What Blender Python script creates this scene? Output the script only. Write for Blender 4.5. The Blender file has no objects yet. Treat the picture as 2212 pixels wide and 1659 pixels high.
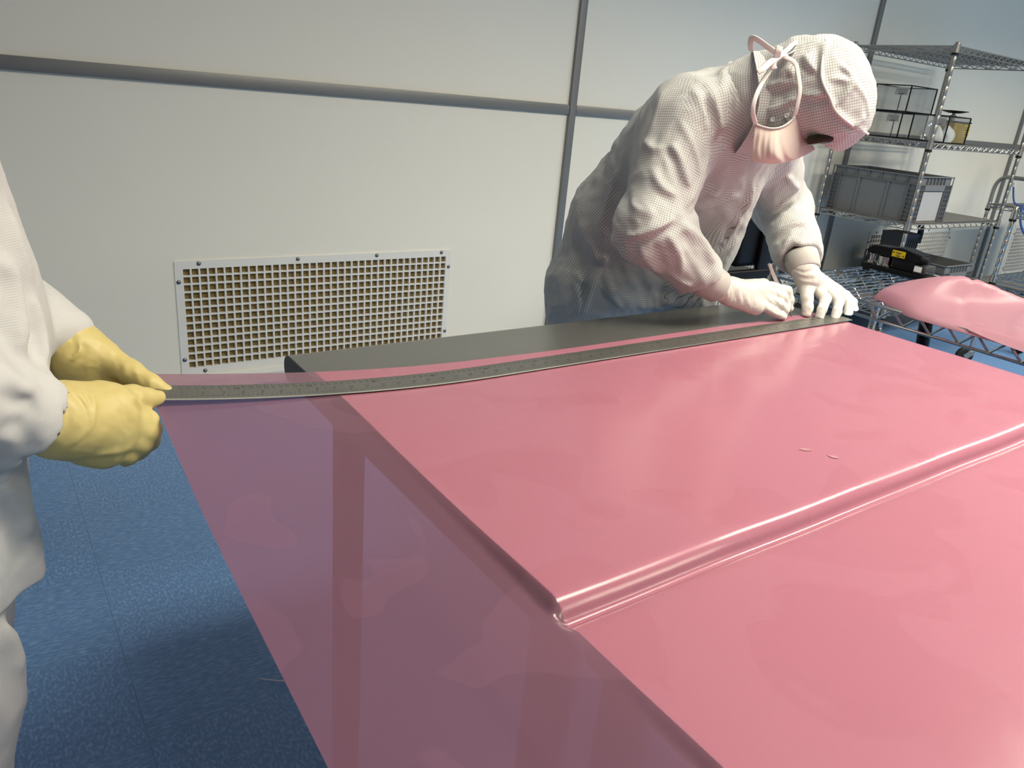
import bpy, bmesh, math, random
import numpy as np
from mathutils import Vector, Matrix

S = bpy.context.scene
COL = S.collection
random.seed(7)

# ------------------------------------------------------------------ camera
CAM_POS = Vector((0.0, 0.0, 1.25))
F_PX, YAW, PITCH, ROLL = 1630.0, 0.6386, 0.3665, -0.0945
cy, sy, cp, sp = math.cos(YAW), math.sin(YAW), math.cos(PITCH), math.sin(PITCH)
fwd = Vector((sy*cp, cy*cp, -sp)); rgt = Vector((cy, -sy, 0)); dwn = fwd.cross(rgt)
cr, sr = math.cos(ROLL), math.sin(ROLL)
r2 = rgt*cr + dwn*sr; d2 = dwn*cr - rgt*sr
cam = bpy.data.cameras.new('camera'); cam.sensor_fit = 'HORIZONTAL'; cam.sensor_width = 36.0
cam.lens = F_PX/2212.0*36.0; cam.clip_start = 0.02
cam_o = bpy.data.objects.new('camera', cam); COL.objects.link(cam_o)
M = Matrix((r2, -d2, -fwd)).transposed().to_4x4(); M.translation = CAM_POS
cam_o.matrix_world = M
S.camera = cam_o

# ------------------------------------------------------------------ world, exposure
w = bpy.data.worlds.new('world'); S.world = w; w.use_nodes = True
w.node_tree.nodes['Background'].inputs[0].default_value = (0.9, 0.92, 1, 1)
w.node_tree.nodes['Background'].inputs[1].default_value = 0.05
S.view_settings.view_transform = 'Standard'; S.view_settings.look = 'None'
S.view_settings.gamma = 1.0; S.view_settings.use_curve_mapping = False
S.view_settings.exposure = -0.10
try:
    S.cycles.max_bounces = 10; S.cycles.transparent_max_bounces = 12
    S.cycles.caustics_reflective = False; S.cycles.caustics_refractive = False
    S.cycles.sample_clamp_indirect = 6.0
except Exception: pass

# ceiling lamps and added fill panels: (x, y, size x, size y, emission strength); their fittings are built with the ceiling
LAMPS = [(1.5, 0.20, 1.2, 0.6, 43), (3.2, 0.20, 1.2, 0.6, 51), (5.1, 0.20, 1.2, 0.6, 62),
         (7.2, 0.20, 1.2, 0.6, 76), (0.7, -1.9, 1.2, 0.6, 12), (3.0, -1.9, 1.2, 0.6, 34)]  # last two: unseen panels added behind the camera as frontal fill
LAMP_SPREAD = 150.0
LAMP_COL = (1, .92, .75)
CEIL_Z = 2.75

# ------------------------------------------------------------------ materials
def new_mat(name):
    m = bpy.data.materials.new(name); m.use_nodes = True
    nt = m.node_tree; nt.nodes.clear()
    out = nt.nodes.new('ShaderNodeOutputMaterial')
    return m, nt, out
def N(nt, typ, **kw):
    n = nt.nodes.new(typ)
    for k, v in kw.items(): setattr(n, k, v)
    return n
def principled(name, col, rough=.5, metal=0., coat=0., noise=0.0, nscale=30., bump=0., bscale=200., spec=.5, trans=0., emis=None, es=0., ior=1.45, alpha=1.):
    m, nt, out = new_mat(name)
    b = N(nt, 'ShaderNodeBsdfPrincipled')
    b.inputs['Base Color'].default_value = (*col, 1); b.inputs['Roughness'].default_value = rough
    b.inputs['Metallic'].default_value = metal; b.inputs['Coat Weight'].default_value = coat
    b.inputs['Specular IOR Level'].default_value = spec
    b.inputs['Transmission Weight'].default_value = trans; b.inputs['IOR'].default_value = ior
    b.inputs['Alpha'].default_value = alpha
    tc = N(nt, 'ShaderNodeTexCoord')
    if noise > 0:
        n = N(nt, 'ShaderNodeTexNoise'); n.inputs['Scale'].default_value = nscale; n.inputs['Detail'].default_value = 4
        nt.links.new(tc.outputs['Object'], n.inputs['Vector'])
        r = N(nt, 'ShaderNodeMapRange'); r.inputs['To Min'].default_value = 1-noise; r.inputs['To Max'].default_value = 1+noise
        nt.links.new(n.outputs['Fac'], r.inputs['Value'])
        mx = N(nt, 'ShaderNodeMix', data_type='RGBA', blend_type='MULTIPLY'); mx.inputs['Factor'].default_value = 1
        mx.inputs['A'].default_value = (*col, 1); nt.links.new(r.outputs['Result'], mx.inputs['B'])
        nt.links.new(mx.outputs['Result'], b.inputs['Base Color'])
    if bump > 0:
        n = N(nt, 'ShaderNodeTexNoise'); n.inputs['Scale'].default_value = bscale; n.inputs['Detail'].default_value = 3
        nt.links.new(tc.outputs['Object'], n.inputs['Vector'])
        bp = N(nt, 'ShaderNodeBump'); bp.inputs['Strength'].default_value = bump; bp.inputs['Distance'].default_value = .002
        nt.links.new(n.outputs['Fac'], bp.inputs['Height']); nt.links.new(bp.outputs['Normal'], b.inputs['Normal'])
    if emis: b.inputs['Emission Color'].default_value = (*emis, 1); b.inputs['Emission Strength'].default_value = es
    nt.links.new(b.outputs[0], out.inputs[0])
    return m

MAT = {}
MAT['wall'] = principled('wall_panel_paint', (.89, .865, .775), .45, noise=.015, nscale=3)
MAT['wall_plain'] = principled('painted_wall', (.74, .735, .69), .6, noise=.02, nscale=2)
MAT['ceiling'] = principled('ceiling_panel', (.88, .85, .75), .7, noise=.02, nscale=4)
MAT['alu'] = principled('anodised_aluminium', (.235, .235, .23), .42, metal=.4, noise=.04, nscale=12)
MAT['base'] = principled('skirting_vinyl', (.74, .74, .70), .4, noise=.02, nscale=6)
MAT['grille'] = principled('white_grille_enamel', (.84, .83, .79), .35, noise=.02, nscale=20)
MAT['filter'] = principled('brown_filter_media', (.27, .185, .06), .95, noise=.25, nscale=90, bump=.6, bscale=300)
MAT['screw'] = principled('zinc_screw', (.20, .21, .23), .3, metal=.85, noise=.05, nscale=50)
MAT['chrome'] = principled('chrome_wire', (.45, .44, .42), .2, metal=1., noise=.05, nscale=30)
MAT['steel'] = principled('dull_steel', (.35, .335, .315), .36, metal=.9, noise=.06, nscale=40)
MAT['black'] = principled('black_plastic', (.004, .004, .005), .42, noise=.2, nscale=60, spec=.25)
MAT['blackrub'] = principled('black_rubber', (.012, .012, .012), .6, noise=.2, nscale=60, spec=.3)
MAT['crate'] = principled('grey_crate_plastic', (.165, .172, .182), .45, noise=.04, nscale=15)
MAT['crate_light'] = principled('light_grey_plastic', (.42, .42, .43), .45, noise=.04, nscale=15)
MAT['darkgrey'] = principled('dark_grey_plastic', (.035, .037, .042), .5, noise=.08, nscale=20)
MAT['yellow'] = principled('yellow_label', (.62, .44, .01), .5, noise=.03, nscale=30)
MAT['amber'] = principled('amber_plastic', (.48, .32, .012), .3, noise=.06, nscale=30, trans=.2)
MAT['paper'] = principled('white_paper_label', (.8, .8, .78), .6, noise=.03, nscale=30)
MAT['ink'] = principled('black_ink', (.02, .02, .02), .6, noise=.1, nscale=50)
MAT['wipe'] = principled('white_cloth_wipe', (.85, .85, .84), .8, noise=.04, nscale=30, bump=.4, bscale=150)
MAT['bluecable'] = principled('blue_cable', (.03, .10, .36), .45, noise=.06, nscale=40)
MAT['leg'] = principled('black_powder_coat', (.006, .007, .009), .5, noise=.15, nscale=50, bump=.2, bscale=500)
MAT['mattrim'] = principled('grey_shelf_liner', (.15, .145, .14), .5, noise=.06, nscale=20)
MAT['rubberyellow'] = None

def mat_lamp(name, strength):
    m, nt, out = new_mat(name)
    e = N(nt, 'ShaderNodeEmission'); e.inputs['Color'].default_value = (1, .90, .70, 1); e.inputs['Strength'].default_value = strength
    nt.links.new(e.outputs[0], out.inputs[0]); return m

def mat_floor():
    m, nt, out = new_mat('blue_vinyl_floor_tile')
    b = N(nt, 'ShaderNodeBsdfPrincipled'); b.inputs['Roughness'].default_value = .42
    L = nt.links.new
    g = N(nt, 'ShaderNodeNewGeometry')
    T = .31
    off = N(nt, 'ShaderNodeVectorMath', operation='ADD'); off.inputs[1].default_value = (-.145+T*40, -.04+T*40, 0); L(g.outputs['Position'], off.inputs[0])
    sc = N(nt, 'ShaderNodeVectorMath', operation='SCALE'); sc.inputs['Scale'].default_value = 1/T; L(off.outputs[0], sc.inputs[0])
    fl = N(nt, 'ShaderNodeVectorMath', operation='FLOOR'); L(sc.outputs[0], fl.inputs[0])
    sx = N(nt, 'ShaderNodeSeparateXYZ'); L(fl.outputs[0], sx.inputs[0])
    ad = N(nt, 'ShaderNodeMath', operation='ADD'); L(sx.outputs[0], ad.inputs[0]); L(sx.outputs[1], ad.inputs[1])
    md = N(nt, 'ShaderNodeMath', operation='MODULO'); L(ad.outputs[0], md.inputs[0]); md.inputs[1].default_value = 2
    def grain(scv, seed):
        mp = N(nt, 'ShaderNodeMapping'); mp.inputs['Scale'].default_value = scv; mp.inputs['Location'].default_value = (seed, seed*2, 0)
        L(g.outputs['Position'], mp.inputs['Vector'])
        n = N(nt, 'ShaderNodeTexNoise'); n.inputs['Scale'].default_value = 1; n.inputs['Detail'].default_value = 3.5; n.inputs['Roughness'].default_value = .6
        n.inputs['Distortion'].default_value = .3
        L(mp.outputs[0], n.inputs['Vector']); return n
    a = grain((46, 210, 1), 1.3); c = grain((175, 85, 1), 5.1)
    mx = N(nt, 'ShaderNodeMix', data_type='FLOAT'); L(md.outputs[0], mx.inputs['Factor']); L(a.outputs['Fac'], mx.inputs['A']); L(c.outputs['Fac'], mx.inputs['B'])
    ramp = N(nt, 'ShaderNodeValToRGB'); e = ramp.color_ramp.elements
    e[0].position = .40; e[0].color = (.10, .22, .45, 1); e[1].position = .62; e[1].color = (.20, .345, .63, 1)
    k = ramp.color_ramp.elements.new(.52); k.color = (.125, .262, .525, 1)
    L(mx.outputs['Result'], ramp.inputs['Fac'])
    big = N(nt, 'ShaderNodeTexNoise'); big.inputs['Scale'].default_value = 2.; L(g.outputs['Position'], big.inputs['Vector'])
    rg = N(nt, 'ShaderNodeMapRange'); rg.inputs['To Min'].default_value = .92; rg.inputs['To Max'].default_value = 1.08; L(big.outputs['Fac'], rg.inputs['Value'])
    mm = N(nt, 'ShaderNodeMix', data_type='RGBA', blend_type='MULTIPLY'); mm.inputs['Factor'].default_value = 1
    L(ramp.outputs['Color'], mm.inputs['A']); L(rg.outputs['Result'], mm.inputs['B'])
    # joints
    fr = N(nt, 'ShaderNodeVectorMath', operation='FRACTION'); L(sc.outputs[0], fr.inputs[0])
    s2 = N(nt, 'ShaderNodeSeparateXYZ'); L(fr.outputs[0], s2.inputs[0])
    jx = N(nt, 'ShaderNodeMath', operation='LESS_THAN'); L(s2.outputs[0], jx.inputs[0]); jx.inputs[1].default_value = .004
    jy = N(nt, 'ShaderNodeMath', operation='LESS_THAN'); L(s2.outputs[1], jy.inputs[0]); jy.inputs[1].default_value = .0015
    jm = N(nt, 'ShaderNodeMath', operation='MAXIMUM'); L(jx.outputs[0], jm.inputs[0]); L(jy.outputs[0], jm.inputs[1])
    m3 = N(nt, 'ShaderNodeMix', data_type='RGBA'); L(jm.outputs[0], m3.inputs['Factor']); L(mm.outputs['Result'], m3.inputs['A'])
    m3.inputs['B'].default_value = (.055, .125, .25, 1)
    L(m3.outputs['Result'], b.inputs['Base Color'])
    L(b.outputs[0], out.inputs[0]); return m
MAT['floor'] = mat_floor()

def mat_table():
    m, nt, out = new_mat('dark_grey_table_laminate'); L = nt.links.new
    b = N(nt, 'ShaderNodeBsdfPrincipled')
    b.inputs['Metallic'].default_value = .45; b.inputs['Roughness'].default_value = .22; b.inputs['Specular IOR Level'].default_value = .4
    g = N(nt, 'ShaderNodeNewGeometry')
    n = N(nt, 'ShaderNodeTexNoise'); n.inputs['Scale'].default_value = 5; n.inputs['Detail'].default_value = 5; L(g.outputs['Position'], n.inputs['Vector'])
    rp = N(nt, 'ShaderNodeMapRange'); rp.inputs['To Min'].default_value = .16; rp.inputs['To Max'].default_value = .28; L(n.outputs['Fac'], rp.inputs['Value'])
    L(rp.outputs['Result'], b.inputs['Roughness'])
    b.inputs['Base Color'].default_value = (.16, .163, .15, 1)
    L(b.outputs[0], out.inputs[0]); return m
MAT['table'] = mat_table()

def mat_film(name='pink_translucent_film', opaq=.62, gloss=.19, crinkle=.22, shine=1., col=(.80, .36, .46)):
    m, nt, out = new_mat(name); L = nt.links.new
    g = N(nt, 'ShaderNodeNewGeometry')
    tr = N(nt, 'ShaderNodeBsdfTransparent'); tr.inputs['Color'].default_value = (.95, .72, .80, 1)
    df = N(nt, 'ShaderNodeBsdfDiffuse'); df.inputs['Color'].default_value = (*col, 1)
    tl = N(nt, 'ShaderNodeBsdfTranslucent'); tl.inputs['Color'].default_value = (*col, 1)
    m1 = N(nt, 'ShaderNodeMixShader'); m1.inputs[0].default_value = .73 if opaq < .7 else .5; L(df.outputs[0], m1.inputs[1]); L(tl.outputs[0], m1.inputs[2])
    m2 = N(nt, 'ShaderNodeMixShader')
    # blotchy room reflections painted into the opacity, each with its own edge
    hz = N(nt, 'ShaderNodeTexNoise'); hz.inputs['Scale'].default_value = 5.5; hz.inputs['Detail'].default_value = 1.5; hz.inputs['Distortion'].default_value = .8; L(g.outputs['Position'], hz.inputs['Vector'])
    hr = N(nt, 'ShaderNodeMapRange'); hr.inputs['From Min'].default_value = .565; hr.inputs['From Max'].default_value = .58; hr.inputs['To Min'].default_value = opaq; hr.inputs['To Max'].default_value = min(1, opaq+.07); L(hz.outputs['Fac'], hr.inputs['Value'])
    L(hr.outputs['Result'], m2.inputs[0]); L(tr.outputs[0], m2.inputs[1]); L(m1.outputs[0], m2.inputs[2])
    gl = N(nt, 'ShaderNodeBsdfGlossy'); gl.inputs['Roughness'].default_value = gloss; gl.inputs['Color'].default_value = (1, .97, .97, 1)
    # fine crinkle of the sheet
    n1 = N(nt, 'ShaderNodeTexNoise'); n1.inputs['Scale'].default_value = 7; n1.inputs['Detail'].default_value = 3; n1.inputs['Distortion'].default_value = 1.2
    L(g.outputs['Position'], n1.inputs['Vector'])
    bp = N(nt, 'ShaderNodeBump'); bp.inputs['Strength'].default_value = crinkle; bp.inputs['Distance'].default_value = .004; L(n1.outputs['Fac'], bp.inputs['Height'])
    # patches of sharper crinkle, where the sheet has been handled
    nm = N(nt, 'ShaderNodeTexNoise'); nm.inputs['Scale'].default_value = 2.3; nm.inputs['Detail'].default_value = 1; L(g.outputs['Position'], nm.inputs['Vector'])
    rm = N(nt, 'ShaderNodeMapRange'); rm.inputs['From Min'].default_value = .50; rm.inputs['From Max'].default_value = .66; L(nm.outputs['Fac'], rm.inputs['Value'])
    mp = N(nt, 'ShaderNodeMapping'); mp.inputs['Rotation'].default_value = (0, 0, .5); mp.inputs['Scale'].default_value = (1, 2.2, 1); L(g.outputs['Position'], mp.inputs['Vector'])
    n2 = N(nt, 'ShaderNodeTexNoise'); n2.inputs['Scale'].default_value = 7; n2.inputs['Detail'].default_value = 2; n2.inputs['Distortion'].default_value = 1.5; L(mp.outputs[0], n2.inputs['Vector'])
    ml = N(nt, 'ShaderNodeMath', operation='MULTIPLY'); L(n2.outputs['Fac'], ml.inputs[0]); L(rm.outputs['Result'], ml.inputs[1])
    bq = N(nt, 'ShaderNodeBump'); bq.inputs['Strength'].default_value = crinkle*1.6; bq.inputs['Distance'].default_value = .003; L(ml.outputs[0], bq.inputs['Height']); L(bp.outputs['Normal'], bq.inputs['Normal'])
    bp = bq
    L(bp.outputs['Normal'], gl.inputs['Normal'])
    fr = N(nt, 'ShaderNodeFresnel'); fr.inputs['IOR'].default_value = 1.42; L(bp.outputs['Normal'], fr.inputs['Normal'])
    fs = N(nt, 'ShaderNodeMath', operation='MULTIPLY'); fs.inputs[1].default_value = shine; L(fr.outputs[0], fs.inputs[0])
    m3 = N(nt, 'ShaderNodeMixShader'); L(fs.outputs[0], m3.inputs[0]); L(m2.outputs[0], m3.inputs[1]); L(gl.outputs[0], m3.inputs[2])
    L(m3.outputs[0], out.inputs[0]); return m
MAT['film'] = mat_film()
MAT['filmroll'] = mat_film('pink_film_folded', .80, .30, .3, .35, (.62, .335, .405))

def mat_clear(name, col, alpha):
    m, nt, out = new_mat(name); L = nt.links.new
    tr = N(nt, 'ShaderNodeBsdfTransparent'); tr.inputs['Color'].default_value = (*col, 1)
    gl = N(nt, 'ShaderNodeBsdfGlossy'); gl.inputs['Roughness'].default_value = .06
    n = N(nt, 'ShaderNodeTexNoise'); n.inputs['Scale'].default_value = 12; r = N(nt, 'ShaderNodeMapRange'); r.inputs['To Min'].default_value = alpha*.8; r.inputs['To Max'].default_value = alpha*1.2
    L(n.outputs['Fac'], r.inputs['Value'])
    mx = N(nt, 'ShaderNodeMixShader'); L(r.outputs['Result'], mx.inputs[0]); L(tr.outputs[0], mx.inputs[1]); L(gl.outputs[0], mx.inputs[2])
    L(mx.outputs[0], out.inputs[0]); return m
MAT['smoke'] = mat_clear('smoked_acrylic', (.92, .925, .93), .08)
MAT['bag'] = mat_clear('clear_plastic_bag', (.93, .93, .93), .22)

# ------------------------------------------------------------------ mesh helpers
def bm_new(): return bmesh.new()
def box(bm, x0, x1, y0, y1, z0, z1, bev=0., seg=2):
    vs = [bm.verts.new((x, y, z)) for x in (x0, x1) for y in (y0, y1) for z in (z0, z1)]
    f = [(0,1,3,2),(4,6,7,5),(0,4,5,1),(2,3,7,6),(0,2,6,4),(1,5,7,3)]
    fs = [bm.faces.new([vs[i] for i in q]) for q in f]
    if bev > 0:
        es = list({e for q in fs for e in q.edges})
        bmesh.ops.bevel(bm, geom=es, offset=bev, segments=seg, profile=.5, affect='EDGES')
    return vs
def obox(bm, c, ux, uy, uz, hx, hy, hz, bev=0., seg=2):
    """box with its own axes"""
    t = bmesh.new(); box(t, -hx, hx, -hy, hy, -hz, hz, bev, seg)
    Mx = Matrix((Vector(ux).normalized(), Vector(uy).normalized(), Vector(uz).normalized())).transposed().to_4x4(); Mx.translation = Vector(c)
    bmesh.ops.transform(t, matrix=Mx, verts=t.verts)
    merge(bm, t)
def merge(bm, t):
    me = bpy.data.meshes.new('tmp'); t.to_mesh(me); t.free(); bm.from_mesh(me); bpy.data.meshes.remove(me)
def frame_of(d):
    d = Vector(d).normalized(); a = Vector((0, 0, 1)) if abs(d.z) < .9 else Vector((1, 0, 0))
    u = d.cross(a).normalized(); v = d.cross(u).normalized(); return u, v
def tube(bm, pts, r, n=8, cap=True, flat=None, up=None):
    """tube along a path; r may be a list; flat=(a,b) gives an elliptic/flat section"""
    pts = [Vector(p) for p in pts]; m = len(pts); rings = []
    u = None
    for i, p in enumerate(pts):
        d = (pts[min(i+1, m-1)] - pts[max(i-1, 0)]).normalized()
        if u is None:
            u = Vector(up) if up else frame_of(d)[0]
        u = (u - d*u.dot(d));
        if u.length < 1e-6: u = frame_of(d)[0]
        u.normalize(); v = d.cross(u)
        ri = r[i] if isinstance(r, (list, tuple)) else r
        a, b = flat if flat else (1, 1)
        rings.append([bm.verts.new(p + u*(math.cos(2*math.pi*k/n)*ri*a) + v*(math.sin(2*math.pi*k/n)*ri*b)) for k in range(n)])
    for i in range(m-1):
        for k in range(n):
            bm.faces.new((rings[i][k], rings[i][(k+1) % n], rings[i+1][(k+1) % n], rings[i+1][k]))
    if cap:
        bm.faces.new(rings[0][::-1]); bm.faces.new(rings[-1])
def lathe(bm, c, axis, prof, n=20):
    """prof: list of (distance along axis, radius)"""
    c = Vector(c); d = Vector(axis).normalized(); u, v = frame_of(d); rings = []
    for t, r in prof:
        rings.append([bm.verts.new(c + d*t + u*(math.cos(2*math.pi*k/n)*r) + v*(math.sin(2*math.pi*k/n)*r)) for k in range(n)])
    for i in range(len(rings)-1):
        for k in range(n): bm.faces.new((rings[i][k], rings[i][(k+1) % n], rings[i+1][(k+1) % n], rings[i+1][k]))
    bm.faces.new(rings[0][::-1]); bm.faces.new(rings[-1])
def catmull(pts, k=6):
    P = [Vector(p) for p in pts]; P = [P[0]*2-P[1]] + P + [P[-1]*2-P[-2]]; out = []
    for i in range(1, len(P)-2):
        for j in range(k):
            t = j/k; a, b, c, d = P[i-1], P[i], P[i+1], P[i+2]
            out.append(.5*((2*b)+(c-a)*t+(2*a-5*b+4*c-d)*t*t+(3*b-a-3*c+d)*t**3))
    out.append(P[-2]); return out

def obj(name, bm, mat, parent=None, smooth=False, ang=35, label=None):
    if isinstance(bm, bpy.types.Mesh): me = bm
    else:
        bmesh.ops.recalc_face_normals(bm, faces=bm.faces)
        me = bpy.data.meshes.new(name); bm.to_mesh(me); bm.free()
    o = bpy.data.objects.new(name, me); COL.objects.link(o)
    mats = mat if isinstance(mat, (list, tuple)) else [mat]
    for x in mats: me.materials.append(x)
    if smooth:
        me.polygons.foreach_set('use_smooth', [True]*len(me.polygons))
        if ang < 180: me.set_sharp_from_angle(angle=math.radians(ang))
    if parent is not None:
        base = Vector((0, 0, 0)); q = parent
        while q is not None: base += q.location; q = q.parent
        me.transform(Matrix.Translation(-base)); o.parent = parent
    if label: o['label'] = label
    return o
def thing(name, label, cat, loc=(0, 0, 0), group=None):
    o = bpy.data.objects.new(name, None); COL.objects.link(o); o.location = loc
    o['label'] = label; o['category'] = cat
    if group: o['group'] = group
    return o
def tag(o, label, cat, group=None):
    """for a thing that is one mesh: move its origin to its base and describe it"""
    me = o.data; c = [v.co for v in me.vertices]
    b = Vector((sum(v.x for v in c)/len(c), sum(v.y for v in c)/len(c), min(v.z for v in c)))
    me.transform(Matrix.Translation(-b)); o.location = o.location + b
    o['label'] = label; o['category'] = cat
    if group: o['group'] = group
    return o
def struct(name, bm, mat, parent=None, **k):
    o = obj(name, bm, mat, parent, **k); o['kind'] = 'structure'; return o
def copy_tree(o, parent=None):
    c = o.copy(); COL.objects.link(c)
    if parent is not None: c.parent = parent
    for ch in [x for x in bpy.data.objects if x.parent == o]: copy_tree(ch, c)
    return c
def text_mesh(bm, s, pos, ux, uy, size, align='CENTER'):
    cu = bpy.data.curves.new('t', 'FONT'); cu.body = s; cu.size = size; cu.align_x = align; cu.align_y = 'CENTER'; cu.resolution_u = 2
    to = bpy.data.objects.new('t', cu); COL.objects.link(to)
    me = bpy.data.meshes.new_from_object(to)
    bpy.data.objects.remove(to); bpy.data.curves.remove(cu)
    ux = Vector(ux).normalized(); uy = Vector(uy).normalized(); uz = ux.cross(uy)
    Mx = Matrix((ux, uy, uz)).transposed().to_4x4(); Mx.translation = Vector(pos)
    me.transform(Mx); bm.from_mesh(me); bpy.data.meshes.remove(me)
# ------------------------------------------------------------------ room shell
WY = 3.06
XL, XR, YR = -2.6, 10.2, -3.2
bm = bm_new(); box(bm, XL-.1, XR+.1, YR-.1, WY+.12, -.05, 0); struct('floor', bm, MAT['floor'])
bm = bm_new(); box(bm, XL-.1, XR+.1, YR-.1, WY+.12, CEIL_Z, CEIL_Z+.06); struct('ceiling', bm, MAT['ceiling'])
bm = bm_new(); box(bm, XL-.1, XL, YR-.1, WY+.12, 0, CEIL_Z); struct('wall_left', bm, MAT['wall_plain'])
bm = bm_new(); box(bm, XR, XR+.1, YR-.1, WY+.12, 0, CEIL_Z); struct('wall_right', bm, MAT['wall_plain'])
bm = bm_new(); box(bm, XL, XR, YR-.1, YR, 0, CEIL_Z); struct('wall_front', bm, MAT['wall_plain'])
# back wall of panels, with an opening behind every grille
PX = [-2.33, .03, 2.472, 4.872, 7.272, 9.672]            # panel joints
VX = [(0.61+2.4*k, 1.838+2.4*k) for k in range(0, 4)]   # grilles
VZ = (.065, .537)
bm = bm_new()
holes = [(a+.02, b-.02) for a, b in VX]
x = XL
for a, b in holes:
    box(bm, x, a, WY, WY+.1, 0, CEIL_Z); box(bm, a, b, WY, WY+.1, VZ[1]-.02, CEIL_Z); box(bm, a, b, WY, WY+.1, 0, VZ[0]+.02)
    box(bm, a, b, WY+.05, WY+.1, VZ[0]+.02, VZ[1]-.02); x = b
box(bm, x, XR, WY, WY+.1, 0, CEIL_Z)
struct('wall_back', bm, MAT['wall'])
bm = bm_new()
prof = [(0, 0), (0, .058), (-.006, .066), (-.02, .060), (-.026, .045), (-.026, 0)]
for a, b in zip(prof, prof[1:]):
    vs = [bm.verts.new((xx, WY+p[0]-.0005, p[1]+.0005)) for xx, p in ((XL, a), (XR, a), (XR, b), (XL, b))]
    bm.faces.new(vs)
struct('baseboard_back', bm, MAT['base'], smooth=True)
n = 0
for k, px in enumerate(PX):                              # upright joint covers and the level rails between them
    if px < XL+.1 or px > XR: continue
    n += 1; bm = bm_new(); box(bm, px-.02, px+.02, WY-.018, WY+.001, .064, CEIL_Z-.002, .003)
    struct('trim_%d' % n, bm, MAT['alu'], smooth=True)
    nx = ([p for p in PX if p > px] or [XR+.02])[0]; a, b = px+.022, min(nx-.022, XR-.01)
    n += 1; bm = bm_new(); box(bm, a, b, WY-.016, WY+.001, 1.178, 1.222, .003)
    struct('trim_%d' % n, bm, MAT['alu'], smooth=True)

# ceiling lamps and the two added fill panels
for i, (x, y, sx, sy_, st) in enumerate(LAMPS):
    t = thing('ceiling_or_fill_light', 'flush ceiling or added fill light panel, number %d of the rows overhead' % (i+1), 'ceiling light', (x, y, CEIL_Z), 'ceiling lights')
    t['label'] = ['flush white light panel above the left end of the grey table', 'flush white light panel above the right end of the grey table',
                  'flush white light panel above the wire cart', 'flush white light panel nearest the right wall',
                  'unseen fill light panel added behind the camera at the left', 'unseen fill light panel added behind the camera at the right'][i]
    bm = bm_new(); h = .02
    for (a, b, c, d) in ((x-sx/2, x+sx/2, y-sy_/2, y-sy_/2+h), (x-sx/2, x+sx/2, y+sy_/2-h, y+sy_/2), (x-sx/2, x-sx/2+h, y-sy_/2+h, y+sy_/2-h), (x+sx/2-h, x+sx/2, y-sy_/2+h, y+sy_/2-h)):
        box(bm, a, b, c, d, CEIL_Z-.02, CEIL_Z)
    obj('frame', bm, MAT['alu'], t)
    bm = bm_new(); box(bm, x-sx/2+h, x+sx/2-h, y-sy_/2+h, y+sy_/2-h, CEIL_Z-.012, CEIL_Z-.002)
    obj('diffuser', bm, mat_lamp('lamp_diffuser_%d' % i, 6.5), t)
    ld = bpy.data.lights.new('lamp', 'AREA'); ld.shape = 'RECTANGLE'; ld.size = sx-.05; ld.size_y = sy_-.05; ld.energy = st
    ld.color = LAMP_COL; ld.spread = math.radians(LAMP_SPREAD)
    lo = bpy.data.objects.new('lamp', ld); COL.objects.link(lo); lo.parent = t; lo.location = (0, 0, -.022)

# ------------------------------------------------------------------ wall grilles
def make_grille():
    x0, x1 = VX[0]; z0, z1 = VZ
    t = thing('wall_grille', '', 'wall grille', (x0, WY, z0), 'white square-hole grilles low on the wall')
    hx0, hz0, p, nc, nr, hw = .6405, .0980, .0318, 37, 13, .0254
    bm = bm_new(); yf, yb = WY-.004, WY+.010
    xs = [x0]; zs = [z0]
    for c in range(nc): xs += [hx0+c*p, hx0+c*p+hw]
    for r in range(nr): zs += [hz0+r*p, hz0+r*p+hw]
    xs.append(x1); zs.append(z1)
    grid = {}
    def V(i, j, y):
        key = (i, j, y)
        if key not in grid: grid[key] = bm.verts.new((xs[i], y, zs[j]))
        return grid[key]
    solid = lambda i, j: 0 <= i < len(xs)-1 and 0 <= j < len(zs)-1 and not (i % 2 == 1 and j % 2 == 1)
    for i in range(len(xs)-1):
        for j in range(len(zs)-1):
            if solid(i, j):
                bm.faces.new((V(i, j, yf), V(i+1, j, yf), V(i+1, j+1, yf), V(i, j+1, yf)))
            else:
                for (a, b) in (((i, j), (i+1, j)), ((i+1, j), (i+1, j+1)), ((i+1, j+1), (i, j+1)), ((i, j+1), (i, j))):
                    bm.faces.new((V(*a, yf), V(*b, yf), V(*b, yb), V(*a, yb)))
    for (a, b) in (((0, 0), (len(xs)-1, 0)), ((0, len(zs)-1), (len(xs)-1, len(zs)-1)), ((0, 0), (0, len(zs)-1)), ((len(xs)-1, 0), (len(xs)-1, len(zs)-1))):
        pa, pb = (xs[a[0]], zs[a[1]]), (xs[b[0]], zs[b[1]])
        q = [bm.verts.new((pa[0], yf, pa[1])), bm.verts.new((pb[0], yf, pb[1])), bm.verts.new((pb[0], WY, pb[1])), bm.verts.new((pa[0], WY, pa[1]))]
        bm.faces.new(q)
    obj('grille_plate', bm, MAT['grille'], t)
    bm = bm_new(); box(bm, x0+.021, x1-.021, WY+.013, WY+.04, z0+.021, z1-.021); obj('filter_panel', bm, MAT['filter'], t)
    for sx_, sz in ((.70, .525), (1.095, .525), (1.455, .525), (1.785, .525), (.622, .455), (.624, .135), (.70, .080), (1.095, .080), (1.455, .080), (1.785, .080), (1.828, .455), (1.828, .135)):
        bm = bm_new(); lathe(bm, (sx_, yf+.001, sz), (0, -1, 0), [(0, .0085), (.002, .0085), (.0045, .0065), (.006, .003), (.0062, .0005)], 14)
        obj('screw', bm, MAT['screw'], t, smooth=True)
    return t
g0 = make_grille()
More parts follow.
